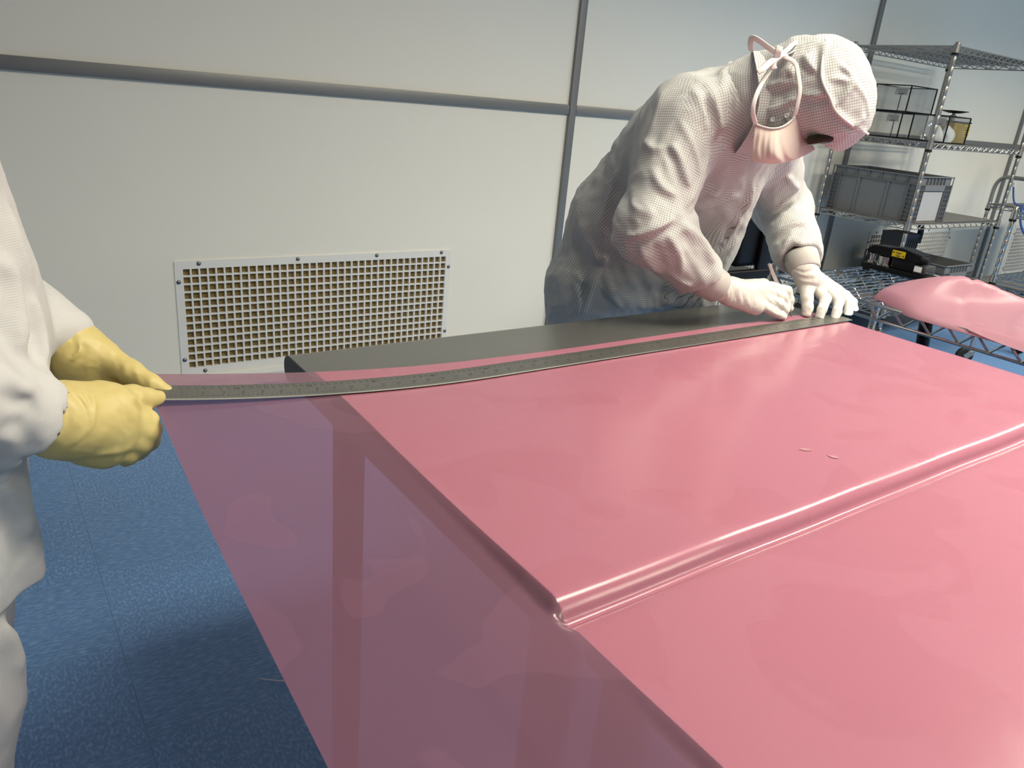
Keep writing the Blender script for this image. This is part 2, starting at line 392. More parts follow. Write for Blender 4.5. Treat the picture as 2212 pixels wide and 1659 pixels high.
gl = ['large white wall grille in full view left of the dark table', 'white wall grille mostly hidden behind the person in the checked suit',
      'white wall grille low on the wall behind the tall wire rack', 'white wall grille at the right edge behind the low cart']
for k in range(4):
    t = g0 if k == 0 else copy_tree(g0)
    t.location.x = VX[k][0]; t['label'] = gl[k]

# ------------------------------------------------------------------ two tables
MAT['endcap'] = principled('charcoal_edge_band', (.035, .036, .040), .45, noise=.08, nscale=30)
T1 = (.415, 1.74, .441, 1.235, .793); T2 = (.436, 1.76, -.46, .431, .779)
def table(T, label, th=.046, legs=()):
    x0, x1, y0, y1, z = T
    t = thing('work_table', label, 'table', ((x0+x1)/2, (y0+y1)/2, 0), 'work tables pushed together under the pink film')
    bm = bm_new(); pf = []                              # long edges rounded, ends cut square
    for cy_, cz_, a0 in ((y1-.021, z-.021, 0), (y0+.021, z-.021, 90), (y0+.021, z-th+.021, 180), (y1-.021, z-th+.021, 270)):
        pf += [(cy_+.021*math.cos(math.radians(a0+15*k)), cz_+.021*math.sin(math.radians(a0+15*k))) for k in range(7)]
    ra = [bm.verts.new((x0+.002, p, q)) for p, q in pf]; rb = [bm.verts.new((x1-.002, p, q)) for p, q in pf]
    for k in range(len(pf)): bm.faces.new((ra[k], ra[(k+1) % len(pf)], rb[(k+1) % len(pf)], rb[k]))
    bm.faces.new(ra); bm.faces.new(rb[::-1])
    obj('tabletop', bm, MAT['table'], t, smooth=True, ang=60)
    for xe, s_ in ((x0, 1), (x1, -1)):
        bm = bm_new(); ra = [bm.verts.new((xe, (y0+y1)/2+(p-(y0+y1)/2)*.999, z-th/2+(q-z+th/2)*.97)) for p, q in pf]; rb = [bm.verts.new((xe+s_*.0022, p, q)) for p, q in pf]
        for k in range(len(pf)): bm.faces.new((ra[k], ra[(k+1) % len(pf)], rb[(k+1) % len(pf)], rb[k]))
        bm.faces.new(ra); bm.faces.new(rb[::-1]); obj('end_cap', bm, MAT['endcap'], t)
    bm = bm_new()
    a = .05
    box(bm, x0+a, x1-a, y0+a, y0+a+.025, z-th-.05, z-th); box(bm, x0+a, x1-a, y1-a-.025, y1-a, z-th-.05, z-th)
    box(bm, x0+a, x0+a+.025, y0+a+.025, y1-a-.025, z-th-.05, z-th); box(bm, x1-a-.025, x1-a, y0+a+.025, y1-a-.025, z-th-.05, z-th)
    obj('apron', bm, MAT['leg'], t)
    for (lx, ly) in legs:
        bm = bm_new(); box(bm, lx-.02, lx+.02, ly-.02, ly+.02, .012, z-th-.001, .003)
        lg = obj('leg', bm, MAT['leg'], t, smooth=True)
        bm = bm_new(); lathe(bm, (lx, ly, 0), (0, 0, 1), [(0, .018), (.008, .018), (.0125, .010)], 14); obj('foot', bm, MAT['blackrub'], lg, smooth=True)
    return t
table(T1, 'dark grey table with its bare top showing beyond the ruler', legs=((.445, 1.02), (1.70, 1.19), (.445, .48), (1.70, .48)))
table(T2, 'nearer grey table wholly under the pink film', legs=((.47, .39), (1.72, .39), (.47, -.42), (1.72, -.42)))

# ------------------------------------------------------------------ the big sheet of pink film
def lift(x): return .040*max(0., (.70-x)/.52)**2 if x < .70 else 0.
def sstep(a, b, x):
    t = min(1, max(0, (x-a)/(b-a))); return t*t*(3-2*t)
def film_z(x, y):
    zt = .7949
    far = sstep(.50, 1.03, y); L = lift(x)*far**1.6
    over = sstep(.4165, .401, x)                       # beyond the table's left edge
    # step down to the nearer table
    def step(yy):
        if yy > .463: return zt
        if yy > .4440: return zt-.0222+math.sqrt(max(0, .0222**2-(.463-yy)**2))
        if yy > .4345: return zt-.0115-(.0114*sstep(.4440, .4345, yy))
        u = min(1, (.4345-yy)/.022); return zt-.0229+.0088*math.sqrt(max(0, 1-(1-u)**2))
    z = sum(step(y+d) for d in (-.004, -.002, 0, .002, .004))/5
    soft = zt-.0105*(1-math.tanh((y-.44)/.22))
    z = z*(1-over)+soft*over
    if x < .415: z -= .030*((.415-x)/.25)**1.3*(1-.75*far)*(1-sstep(.97, 1.05, y))
    z += L
    # slow waves, flat where the ruler presses the sheet
    damp = sstep(0, .34, abs(y-1.01))
    z += damp*(.0010*(1+math.sin(9*x+5*y)*math.sin(7*y-4*x+1))) + .0006*damp*(1+math.sin(23*x-9*y)*math.sin(17*y+3))
    if x < .415: z += .004*sstep(.40, .3, x)*math.sin(11*y+6*x)*damp
    return z
def film_far(x):      # far edge of the sheet
    return 1.094-.024*sstep(.3, .95, x)+.004*sstep(.95, 1.65, x)
X0, X1, Y0, Y1 = .163, 1.748, -.47, 1.08
xs = list(np.arange(X0, .395, .011))+[.398, .401, .404, .407, .410, .413, .4165, .420]+list(np.arange(.431, .56, .011))+list(np.arange(.56, X1, .022))+[X1]
ys = list(np.arange(Y0, .38, .03))+list(np.arange(.38, .42, .004))+list(np.arange(.42, .474, .002))+list(np.arange(.474, .53, .006))+list(np.arange(.53, .98, .02))+[.985, 1.0, 1.015, 1.03, 1.045, 1.06, Y1]
bm = bm_new(); grid = []
for x in xs:
    row = []
    for y in ys:
        yy = y if y < .98 else .98+(y-.98)/(Y1-.98)*(film_far(x)-.98)
        row.append(bm.verts.new((x+.006*sstep(.9, .2, yy)*(1 if x < .3 else 0), yy, film_z(x, yy))))
    grid.append(row)
for i in range(len(xs)-1):
    for j in range(len(ys)-1): bm.faces.new((grid[i][j], grid[i+1][j], grid[i+1][j+1], grid[i][j+1]))
film = thing('plastic_film', 'large translucent pink film spread over both tables and hanging past their left edge', 'plastic film', (.95, .3, .79))
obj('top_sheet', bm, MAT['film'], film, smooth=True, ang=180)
# unseen pale sheet added under the film to brighten it over the tables
MAT['liner'] = principled('added_pale_underlay', (.84, .80, .82), .5, noise=.015, nscale=10)  # 'liner' is the added underlay that brightens the film
bm = bm_new(); grid = []
lx = [.4165]+list(np.arange(.43, 1.74, .02))+[1.746]
for x in lx:
    grid.append([bm.verts.new((x, (y if y < .98 else .98+(y-.98)/(Y1-.98)*(film_far(x)-.98)), film_z(max(x, .4160), y)-.0007)) for y in ys])
for i in range(len(lx)-1):
    for j in range(len(ys)-1): bm.faces.new((grid[i][j], grid[i+1][j], grid[i+1][j+1], grid[i][j+1]))
obj('added_underlay', bm, MAT['liner'], film, smooth=True, ang=180)

# ------------------------------------------------------------------ steel ruler on the film
RY0, RY1 = .986, 1.038; RX0, RX1 = .165, 1.768
def ruler_z(x, y): return .7972+lift(x)*1.0
bm = bm_new(); xs = list(np.arange(RX0, .75, .02))+list(np.arange(.75, RX1, .1))+[RX1]
rows = []
for x in xs:
    z = ruler_z(x, 1.0)
    rows.append([bm.verts.new((x, RY0, z)), bm.verts.new((x, RY0+.001, z+.0018)), bm.verts.new((x, RY1-.001, z+.0018)), bm.verts.new((x, RY1, z))])
for a, b in zip(rows, rows[1:]):
    for k in range(4): bm.faces.new((a[k], b[k], b[(k+1) % 4], a[(k+1) % 4]))
bm.faces.new(rows[0]); bm.faces.new(rows[-1][::-1])
rul = thing('steel_ruler', 'long thin steel ruler laid along the far edge of the pink film', 'ruler', (.98, 1.012, .795))
MAT['ruler'] = principled('worn_ruler_steel', (.225, .22, .20), .36, metal=.7, noise=.18, nscale=14)
MAT['etch'] = principled('etched_black', (.05, .05, .045), .6, noise=.1, nscale=80)
obj('blade', bm, MAT['ruler'], rul, smooth=True)
bm = bm_new()
CM = .0106; XO = .169
def tick(x, ya, yb, wd=.00045):
    z = ruler_z(x, 1)+.0021; za = ruler_z(x-wd, 1)+.0021
    bm.faces.new([bm.verts.new(p) for p in ((x-wd/2, ya, z), (x+wd/2, ya, z), (x+wd/2, yb, z), (x-wd/2, yb, z))])
for q in range(2, 306):
    x = XO+q*CM/2
    if x > RX1-.01: break
    tick(x, RY1-.002, RY1-(.010 if q % 2 == 0 else .006))
for q in range(1, 240):
    x = XO+q*CM*2.54/4
    if x > RX1-.01: break
    tick(x, RY0+.008, RY0+(.017 if q % 4 == 0 else .013))
for c in range(1, 152):
    x = XO+c*CM
    if x > RX1-.02: break
    dz = ruler_z(x+.01, 1)-ruler_z(x-.01, 1)
    big = c % 10 == 0
    text_mesh(bm, str(c), (x, RY1-(.0155 if big else .0135), ruler_z(x, 1)+.0022), (.02, 0, dz), (0, 1, 0), .0098 if big else .0056)
for c in range(1, 60):
    x = XO+c*CM*2.54
    if x > RX1-.02: break
    dz = ruler_z(x+.01, 1)-ruler_z(x-.01, 1)
    text_mesh(bm, str(c), (x+.004, RY0+.0215, ruler_z(x, 1)+.0022), (.02, 0, dz), (0, 1, 0), .0078)
obj('scale_marks', bm, MAT['etch'], rul)

# grey smudges on the film
MAT['smudge'] = principled('grey_smudge', (.40, .20, .235), .6, noise=.2, nscale=60)
for pts in ([(.960, .566), (.968, .566), (.976, .558), (.974, .553), (.966, .556), (.961, .560)], [(.982, .534), (.990, .528), (.992, .520), (.986, .518), (.980, .525)]):
    bm = bm_new(); bm.faces.new([bm.verts.new((x, y, film_z(x, y)+.0007)) for x, y in pts]); obj('smudge', bm, MAT['smudge'], film)
# a stray white strand on the floor by the table
bm = bm_new(); tube(bm, catmull([(.380, 1.337, .004), (.400, 1.318, .006), (.425, 1.302, .005), (.446, 1.293, .003)], 5), .0011, 6)
MAT['strand'] = principled('white_strand', (.8, .8, .78), .6, noise=.05, nscale=50)
tag(obj('thread', bm, MAT['strand'], smooth=True, ang=180), 'stray white thread lying on the blue floor under the table edge', 'thread')
# ------------------------------------------------------------------ wire shelving
def wire_shelf(x0, x1, y0, y1, z, along='y', pitch=.028, drop=.030, per=.074, rr=.0034, wr=.0021):
    """perimeter of two rods with a zigzag between, surface wires across the short way, stringers below"""
    bm = bm_new(); g = .020
    for zz in (z-.003, z-drop):
        for a, b in (((x0+g, y0), (x1-g, y0)), ((x0+g, y1), (x1-g, y1)), ((x0, y0+g), (x0, y1-g)), ((x1, y0+g), (x1, y1-g))):
            tube(bm, [(*a, zz), (*b, zz)], rr, 8)
    def zig(p, q):
        p, q = Vector(p), Vector(q); n = max(2, int(round((q-p).length/per*2))); pts = []
        for i in range(n+1):
            v = p.lerp(q, i/n); pts.append((v.x, v.y, z-.005 if i % 2 == 0 else z-drop+.002))
        for a, b in zip(pts, pts[1:]): tube(bm, [a, b], rr*.8, 6)
    zig((x0+g, y0, 0), (x1-g, y0, 0)); zig((x0+g, y1, 0), (x1-g, y1, 0)); zig((x0, y0+g, 0), (x0, y1-g, 0)); zig((x1, y0+g, 0), (x1, y1-g, 0))
    if along == 'y':
        n = int((y1-y0-.05)/pitch)
        for i in range(n+1):
            y = y0+.025+i*(y1-y0-.05)/n; tube(bm, [(x0, y, z), (x1, y, z)], wr, 6)
        for k in range(3):
            x = x0+(x1-x0)*(k+1)/4
            for zz in (z-.004, z-drop): tube(bm, [(x, y0, zz), (x, y1, zz)], rr*.8, 6)
            zig((x, y0+g, 0), (x, y1-g, 0))
    else:
        n = int((x1-x0-.05)/pitch)
        for i in range(n+1):
            x = x0+.025+i*(x1-x0-.05)/n; tube(bm, [(x, y0, z), (x, y1, z)], wr, 6)
        for k in range(3):
            y = y0+(y1-y0)*(k+1)/4
            for zz in (z-.004, z-drop): tube(bm, [(x0, y, zz), (x1, y, zz)], rr*.8, 6)
            zig((x0+g, y, 0), (x1-g, y, 0))
    for x in (x0, x1):                                   # corner collars
        for y in (y0, y1):
            lathe(bm, (x, y, z-drop-.006), (0, 0, 1), [(0, .0185), (.036, .0165), (.044, .0165)], 14)
    return bm
def caster(bm_parent, x, y, top, yaw=.4):
    """returns stem, fork, wheel meshes"""
    st = bm_new(); lathe(st, (x, y, top-.045), (0, 0, 1), [(0, .019), (.012, .019), (.014, .012), (.045, .012)], 14)
    fk = bm_new(); d = Vector((math.cos(yaw), math.sin(yaw), 0)); s = Vector((-d.y, d.x, 0)); R = .05
    c = Vector((x, y, R)) - d*.028
    lathe(fk, (x, y, top-.058), (0, 0, 1), [(0, .026), (.010, .026), (.013, .020)], 16)
    for k in (-1, 1):
        obox(fk, (c+Vector((x, y, top-.058)))/2+s*(k*.0185)+Vector((0, 0, 0)), (Vector((x, y, top-.055))-c), s, (Vector((x, y, top-.055))-c).cross(s), (Vector((x, y, top-.055))-c).length/2+.008, .0015, .017)
    wh = bm_new(); lathe(wh, c-s*.0155, s, [(0, .018), (.0005, .036), (.003, R-.004), (.007, R-.0004), (.024, R-.0004), (.028, R-.004), (.0305, .036), (.031, .018)], 24)
    return st, fk, wh
def rack(t, x0, x1, y0, y1, top, shelves, along, cast=True, liners=(), post_mat='steel', shelf_mat='steel', tops=None, drop=.030, rr=.0034):
    for x in (x0, x1):
        for y in (y0, y1):
            bm = bm_new(); tp = tops.get((x, y), top) if tops else top
            zb = .125 if cast else .004
            prof = [(0, .0127)]
            k = .10
            while k < tp-zb-.03:
                prof += [(k, .0127), (k+.0008, .0122), (k+.0022, .0122), (k+.003, .0127)]; k += .0508
            prof += [(tp-zb-.004, .0127), (tp-zb, .010)]
            lathe(bm, (x, y, zb), (0, 0, 1), prof, 12); po = obj('post', bm, MAT[post_mat], t, smooth=True)
            if cast:
                st, fk, wh = caster(None, x, y, .13, .4+3*x+2*y)
                cs = obj('caster', fk, MAT['steel'], t, smooth=True); obj('stem', st, MAT['chrome'], cs, smooth=True); obj('wheel', wh, MAT['blackrub'], cs, smooth=True)
    for z in shelves:
        sh = obj('wire_shelf', wire_shelf(x0, x1, y0, y1, z, along, drop=drop, rr=rr), MAT[shelf_mat], t, smooth=True)
        for x in (x0, x1):
            for y in (y0, y1):
                bm = bm_new(); lathe(bm, (x, y, z-drop-.020), (0, 0, 1), [(0, .0185), (.013, .0180)], 14)
                obj('clip_sleeve', bm, MAT['blackrub'], sh, smooth=True)
        if z in liners:
            bm = bm_new(); box(bm, x0+.012, x1-.012, y0+.012, y1-.012, z+.0022, z+.0042); obj('shelf_liner', bm, MAT['mattrim'], sh)

R1 = (4.520, 5.67, 2.335, 2.945)
t = thing('wire_rack', 'tall steel wire rack with bins and a grey crate on its shelves', 'rack', (5.11, 2.64, 0))
rack(t, *R1, 1.722, (1.704, 1.197, .735, .20), 'x', liners=(1.69, .735, .20))
C1 = (2.005, 2.66, .40, 1.405)
t = thing('wire_cart', 'chrome wire cart beside the table carrying folded pink film and a black clamp', 'cart', (2.33, .9, 0))
rack(t, *C1, .835, (.80, .32), 'y', post_mat='chrome', shelf_mat='chrome', drop=.043, rr=.0042)
t = thing('wire_cart', 'low chrome wire cart at the right edge standing in front of the tall rack', 'cart', (5.0, 1.3, 0))
rack(t, 4.70, 5.30, .70, 1.865, .915, (.885, .53), 'y', post_mat='chrome', shelf_mat='chrome')
R3 = (6.40, 7.55, 2.15, 2.735)
t = thing('handle_cart', 'steel shelf cart with a bent tube push handle by the back wall', 'cart', (6.97, 2.44, 0))
rack(t, *R3, .80, (.785, .20), 'x', liners=(.20, .785))
bm = bm_new(); x, ya, yb = R3[0], R3[3], R3[2]
tube(bm, catmull([(x, ya, .80), (x, ya, .90), (x, ya-.015, .955), (x, ya-.05, .985), (x, ya-.10, .992), (x, yb+.10, .992), (x, yb+.05, .985), (x, yb+.015, .955), (x, yb, .90), (x, yb, .80)], 5), .0145, 12)
obj('push_handle', bm, MAT['steel'], t, smooth=True)

# ------------------------------------------------------------------ crates
def crate(loc, lx, ly, h, label, group, mat='crate'):
    """open stacking crate; long way along y"""
    x0, x1, y0, y1 = -lx/2, lx/2, -ly/2, ly/2
    t = thing('stacking_crate', label, 'crate', loc, group)
    bm = bm_new(); w_ = .012; b = .010
    X0, X1, Y0_, Y1_ = x0+w_, x1-w_, y0+w_, y1-w_      # recessed shell
    th = .003
    box(bm, X0, X1, Y0_, Y1_, 0, .004)
    box(bm, X0, X0+th, Y0_, Y1_, .004, h-.004); box(bm, X1-th, X1, Y0_, Y1_, .004, h-.004)
    box(bm, X0+th, X1-th, Y0_, Y0_+th, .004, h-.004); box(bm, X0+th, X1-th, Y1_-th, Y1_, .004, h-.004)
    ob = obj('shell', bm, MAT[mat], t)
    ob.data.transform(Matrix.Translation(Vector(loc)))   # (obj() subtracted the base; this crate is drawn around its own base)
    bm = bm_new()
    for z0, z1 in ((h-.006, h), (h-.052, h-.048)):
        box(bm, x0, x1, y0, Y0_, z0, z1); box(bm, x0, x1, Y1_, y1, z0, z1); box(bm, x0, X0, Y0_, Y1_, z0, z1); box(bm, X1, x1, Y0_, Y1_, z0, z1)
    ob = obj('rim', bm, MAT[mat], t); ob.data.transform(Matrix.Translation(Vector(loc)))
    def done(name, m):
        ob = obj(name, bm, MAT[m], t); ob.data.transform(Matrix.Translation(Vector(loc)))
    bars = []
    for sx in (-1, 1):                                   # long sides: two uprights, ribs at the ends
        xa, xb = (x0, X0) if sx < 0 else (X1, x1); bm = bm_new()
        for yy in (-ly/6, ly/6): box(bm, xa+.003, xb, yy-.006, yy+.006, 0, h-.052)
        for yy in np.linspace(-ly/2+.08, ly/2-.08, 6): box(bm, xa+.001, xb, yy-.0015, yy+.0015, h-.048, h-.006)
        for e in (-1, 1):
            box(bm, xa, xb, e*ly/2-.002 if e > 0 else -ly/2, e*ly/2 if e > 0 else -ly/2+.002, 0, h)
            for k in range(8): box(bm, xa, xb, e*(ly/2-.03)-.03*0-.028, e*(ly/2-.03)+.028, .012+k*(h-.07)/8, .0145+k*(h-.07)/8)
            box(bm, xa, xb, e*(ly/2-.06)-.0015, e*(ly/2-.06)+.0015, 0, h-.052)
        box(bm, xa+.004, xb, y0, y1, 0, .004); done('side_ribs', mat)
    for sy_ in (-1, 1):                                  # short ends: grids of ribs beside a plain panel
        ya, yb = (y0, Y0_) if sy_ < 0 else (Y1_, y1); bm = bm_new()
        for e in (-1, 1):
            for k in range(4):
                xx = e*(lx/2-.002-k*.024); box(bm, xx-.0015, xx+.0015, ya, yb, 0, h-.048)
            for k in range(8): box(bm, min(e*lx/2, e*(lx/2-.075)), max(e*lx/2, e*(lx/2-.075)), ya, yb, .005+k*(h-.06)/8, .0075+k*(h-.06)/8)
        for xx in np.linspace(-lx/2+.1, lx/2-.1, 6): box(bm, xx-.0015, xx+.0015, ya, yb, h-.048, h-.006)
        box(bm, -lx/2+.085, lx/2-.085, ya+.0005, yb-.003, h-.085, h-.052, .003)
        done('end_ribs', mat)
    for sy_ in (-1, 1):
        ya, yb = (Y0_-.003, Y0_-.0005) if sy_ < 0 else (Y1_+.0005, Y1_+.003)
        bm = bm_new(); box(bm, -lx/2+.082, lx/2-.082, ya, yb, .006, h-.09); done('end_panel', 'crate_light')
    return t
crate((4.785, 2.655, .7395), .40, .575, .268, 'grey plastic crate on the middle shelf of the tall wire rack', 'grey stacking crates')
crate((5.41, 2.655, .2045), .40, .575, .235, 'open grey plastic crate on the lowest shelf of the tall wire rack', 'grey stacking crates')

# dark grey bin with two upright handles, on the lowest shelf
t = thing('plastic_bin', 'dark grey plastic bin with raised handle arms on the lowest rack shelf', 'bin', (5.02, 2.62, .2045))
bm = bm_new(); zb = .2045
vs = []
for z, hx, hy in ((zb, .07, .07), (zb+.30, .085, .08), (zb+.42, .092, .085)):
    vs.append([bm.verts.new((5.02+a*hx, 2.62+b*hy, z)) for a, b in ((-1, -1), (1, -1), (1, 1), (-1, 1))])
for a, b in zip(vs, vs[1:]):
    for k in range(4): bm.faces.new((a[k], a[(k+1) % 4], b[(k+1) % 4], b[k]))
bm.faces.new(vs[0][::-1])
bmesh.ops.inset_region(bm, faces=[bm.faces.new(vs[-1])], thickness=.012, depth=-.05)
bmesh.ops.bevel(bm, geom=bm.edges[:], offset=.006, segments=2, affect='EDGES')
obj('body', bm, MAT['darkgrey'], t, smooth=True)
for s in (-1, 1):
    bm = bm_new(); tube(bm, catmull([(5.02+s*.088, 2.545, zb+.36), (5.02+s*.088, 2.545, zb+.44), (5.02+s*.075, 2.555, zb+.49), (5.02+s*.072, 2.60, zb+.505)], 5), .014, 10, flat=(1.5, .7))
    obj('handle_arm', bm, MAT['darkgrey'], t, smooth=True)
bm = bm_new()
box(bm, 4.95, 5.09, 2.532, 2.5425, zb+.385, zb+.39)
for k in range(6): box(bm, 4.955+k*.026-.005, 4.955+k*.026+.005, 2.532, 2.5445, zb+.33, zb+.386)
obj('front_ribs', bm, MAT['darkgrey'], t)

# ------------------------------------------------------------------ smoked acrylic bins on the upper shelf
def acrylic_bin(loc, dx, dy, h, label):
    x, y, z = loc
    t = thing('acrylic_bin', label, 'storage bin', (x+dx/2, y+dy/2, z), 'smoked acrylic bins on the rack')
    th = .003
    bm = bm_new()
    box(bm, x, x+th, y, y+dy, z+.004, z+h); box(bm, x+dx-th, x+dx, y, y+dy, z+.004, z+h)
    box(bm, x+th, x+dx-th, y, y+th, z+.004, z+h); box(bm, x+th, x+dx-th, y+dy-th, y+dy, z+.004, z+h); box(bm, x, x+dx, y, y+dy, z, z+.004)
    obj('panels', bm, MAT['smoke'], t)
    bm = bm_new(); e = .003
    for a in (x-.0005, x+dx+.0005):
        for b in (y-.0005, y+dy+.0005): box(bm, a-e, a+e, b-e, b+e, z, z+h)
    for zz in (z+.003, z+h):
        for a in (x, x+dx): box(bm, a-e, a+e, y, y+dy, zz-e, zz+e)
        for b in (y, y+dy): box(bm, x, x+dx, b-e, b+e, zz-e, zz+e)
    obj('dark_edges', bm, MAT['black'], t)
    bm = bm_new(); box(bm, x-.0015, x-.0006, y+.015, y+.095, z+h-.055, z+h-.012); lb = obj('label', bm, MAT['smokelabel'], t)
    bm = bm_new()
    for k in range(3): box(bm, x-.0022, x-.0016, y+.022, y+.085-.01*k, z+h-.025-.010*k, z+h-.0225-.010*k)
    box(bm, x-.0022, x-.0016, y+.035, y+.072, z+h-.052, z+h-.047); obj('label_print', bm, MAT['inkgrey'], lb)
    return t
MAT['smokelabel'] = principled('frosted_label', (.42, .42, .41), .6, noise=.03, nscale=40)
MAT['inkgrey'] = principled('grey_print', (.12, .12, .12), .6, noise=.1, nscale=60)
ZS = 1.1995
acrylic_bin((4.735, 2.375, ZS), .25, .215, .150, 'smoked acrylic bin holding white wipes, nearest the front post of the rack')
acrylic_bin((4.745, 2.668, ZS), .30, .215, .150, 'empty smoked acrylic bin standing under the stacked one')
acrylic_bin((4.745, 2.655, ZS+.1545), .30, .225, .150, 'smoked acrylic bin stacked on top of another on the rack')
def crumple(name, c, r, seed, mat, n=4, amp=.35):
    rnd = np.random.RandomState(seed); bm = bm_new()
    bmesh.ops.create_icosphere(bm, subdivisions=n, radius=1)
    dirs = rnd.normal(size=(26, 3)); dirs /= np.linalg.norm(dirs, axis=1)[:, None]; a = rnd.uniform(-amp, amp, 26)
    for v in bm.verts:
        d = np.array(v.co.normalized()); k = 1+float(np.sum(a*np.maximum(0, dirs@d)**6)) + .05*math.sin(9*d[0]+7*d[1])*math.sin(8*d[2]+3*d[0])
        z = max(d[2]*k, -.55)
        v.co = Vector((c[0]+d[0]*k*r[0], c[1]+d[1]*k*r[1], c[2]+z*r[2]+.55*r[2]))
    return obj(name, bm, mat, smooth=True, ang=180)
zi = ZS+.0045
tag(crumple('plastic_bag', (4.86, 2.54, zi), (.080, .034, .072), 3, MAT['bag']), 'crumpled clear plastic bag inside the smoked bin beside the wipes', 'bag')
tag(crumple('cloth_wipe', (4.79, 2.460, zi), (.042, .034, .066), 5, MAT['wipe']), 'crumpled white wipe folded up inside the smoked bin', 'wipe', 'white wipes in the bin')
tag(crumple('cloth_wipe', (4.90, 2.455, zi), (.046, .030, .055), 9, MAT['wipe']), 'second white wipe lying behind the first in the smoked bin', 'wipe', 'white wipes in the bin')
# amber dispenser bottle with a flat black pump plate
t = thing('pump_dispenser', 'amber pump dispenser with a wide flat black top on the rack', 'dispenser', (5.24, 2.60, ZS))
bm = bm_new(); box(bm, 5.15, 5.35, 2.54, 2.66, ZS, ZS+.125, .008, 3); obj('amber_bottle', bm, MAT['amber'], t, smooth=True)
bm = bm_new(); box(bm, 5.146, 5.354, 2.536, 2.664, ZS+.1255, ZS+.133, .002); obj('lid', bm, MAT['black'], t)
bm = bm_new(); box(bm, 5.28, 5.35, 2.5385, 2.5395, ZS+.045, ZS+.115); lb = obj('label', bm, MAT['yellow'], t)
bm = bm_new()
for k in range(4): box(bm, 5.295, 5.34-.008*(k % 2), 2.5375, 2.5384, ZS+.055+.014*k, ZS+.061+.014*k)
obj('label_print', bm, MAT['ink'], lb)
bm = bm_new(); lathe(bm, (5.22, 2.60, ZS+.1335), (0, 0, 1), [(0, .012), (.02, .012), (.022, .018), (.034, .018), (.036, .010), (.046, .010)], 16); obj('pump_neck', bm, MAT['steel'], t, smooth=True)
bm = bm_new(); lathe(bm, (5.22, 2.60, ZS+.179), (0, 0, 1), [(0, .03), (.004, .05), (.012, .082), (.015, .082), (.0151, .07)], 28); obj('pump_plate', bm, MAT['black'], t, smooth=True)

# ------------------------------------------------------------------ black clamp device on the cart
t = thing('clamp_device', 'black clamp device with chrome rollers and a yellow label on the wire cart', 'clamp', (2.46, 1.28, .8025))
bm = bm_new(); z = .8025
box(bm, 2.43, 2.53, 1.125, 1.378, z+.008, z+.026, .004)
obj('base_plate', bm, MAT['black'], t, smooth=True)
for a, b in ((2.434, 1.355), (2.51, 1.355), (2.434, 1.14), (2.51, 1.14)):
    bm = bm_new(); box(bm, a, a+.018, b, b+.015, z, z+.0078); obj('foot', bm, MAT['blackrub'], t)
bm = bm_new()
prof = [(1.374, .060), (1.372, .072), (1.355, .086), (1.30, .088), (1.26, .094), (1.23, .090), (1.185, .082), (1.18, .062), (1.20, .054), (1.30, .058)]
a = [bm.verts.new((2.436, y, z+h)) for y, h in prof]; b = [bm.verts.new((2.50, y, z+h)) for y, h in prof]
bm.faces.new(a); bm.faces.new(b[::-1])
for k in range(len(prof)): bm.faces.new((a[k], b[k], b[(k+1) % len(prof)], a[(k+1) % len(prof)]))
bmesh.ops.bevel(bm, geom=bm.edges[:], offset=.004, segments=2, affect='EDGES'); obj('upper_jaw', bm, MAT['black'], t, smooth=True)
bm = bm_new(); box(bm, 2.437, 2.50, 1.205, 1.278, z+.0265, z+.060, .003); obj('spine', bm, MAT['black'], t, smooth=True)
bm = bm_new(); lathe(bm, (2.457, 1.310, z+.0265), (0, 0, 1), [(0, .028), (.004, .028), (.005, .022), (.029, .022), (.031, .019)], 22)
obj('chrome_roller', bm, MAT['chrome'], t, smooth=True)
bm = bm_new(); lathe(bm, (2.450, 1.353, z+.0265), (0, 0, 1), [(0, .013), (.006, .013), (.007, .009), (.026, .009), (.029, .012), (.031, .012)], 16)
obj('chrome_roller', bm, MAT['chrome'], t, smooth=True)
bm = bm_new(); tube(bm, [(2.446, 1.19, z+.072), (2.446, 1.165, z+.068)], .011, 12); obj('grip', bm, MAT['blackrub'], t, smooth=True)
bm = bm_new(); obox(bm, (2.4348, 1.262, z+.074), (0, 1, 0), (0, 0, 1), (1, 0, 0), .022, .0105, .0008, .0006); lb = obj('yellow_plate', bm, MAT['yellow'], t)
bm = bm_new()
for k, (u, wd) in enumerate(((.004, .010), (-.001, .004), (-.006, .008))): obox(bm, (2.4338, 1.262, z+.074+u), (0, 1, 0), (0, 0, 1), (1, 0, 0), wd, .0010, .0003)
for u in (-.019, .019): obox(bm, (2.4338, 1.262+u*.9, z+.074+.004*(1 if u > 0 else -1)), (0, 1, 0), (0, 0, 1), (1, 0, 0), .002, .002, .0003)
obj('plate_print', bm, MAT['ink'], lb)
bm = bm_new(); box(bm, 2.434, 2.50, 1.165, 1.204, z+.0265, z+.053, .003); bl = obj('clamp_block', bm, MAT['darkgrey'], t, smooth=True)
bm = bm_new(); box(bm, 2.4322, 2.4336, 1.176, 1.200, z+.033, z+.050); obj('paper_label', bm, MAT['paper'], bl)
bm = bm_new(); tube(bm, [(2.44, 1.163, z+.034), (2.44, 1.14, z+.034), (2.46, 1.13, z+.030)], .003, 8); obj('lever', bm, MAT['chrome'], t, smooth=True)

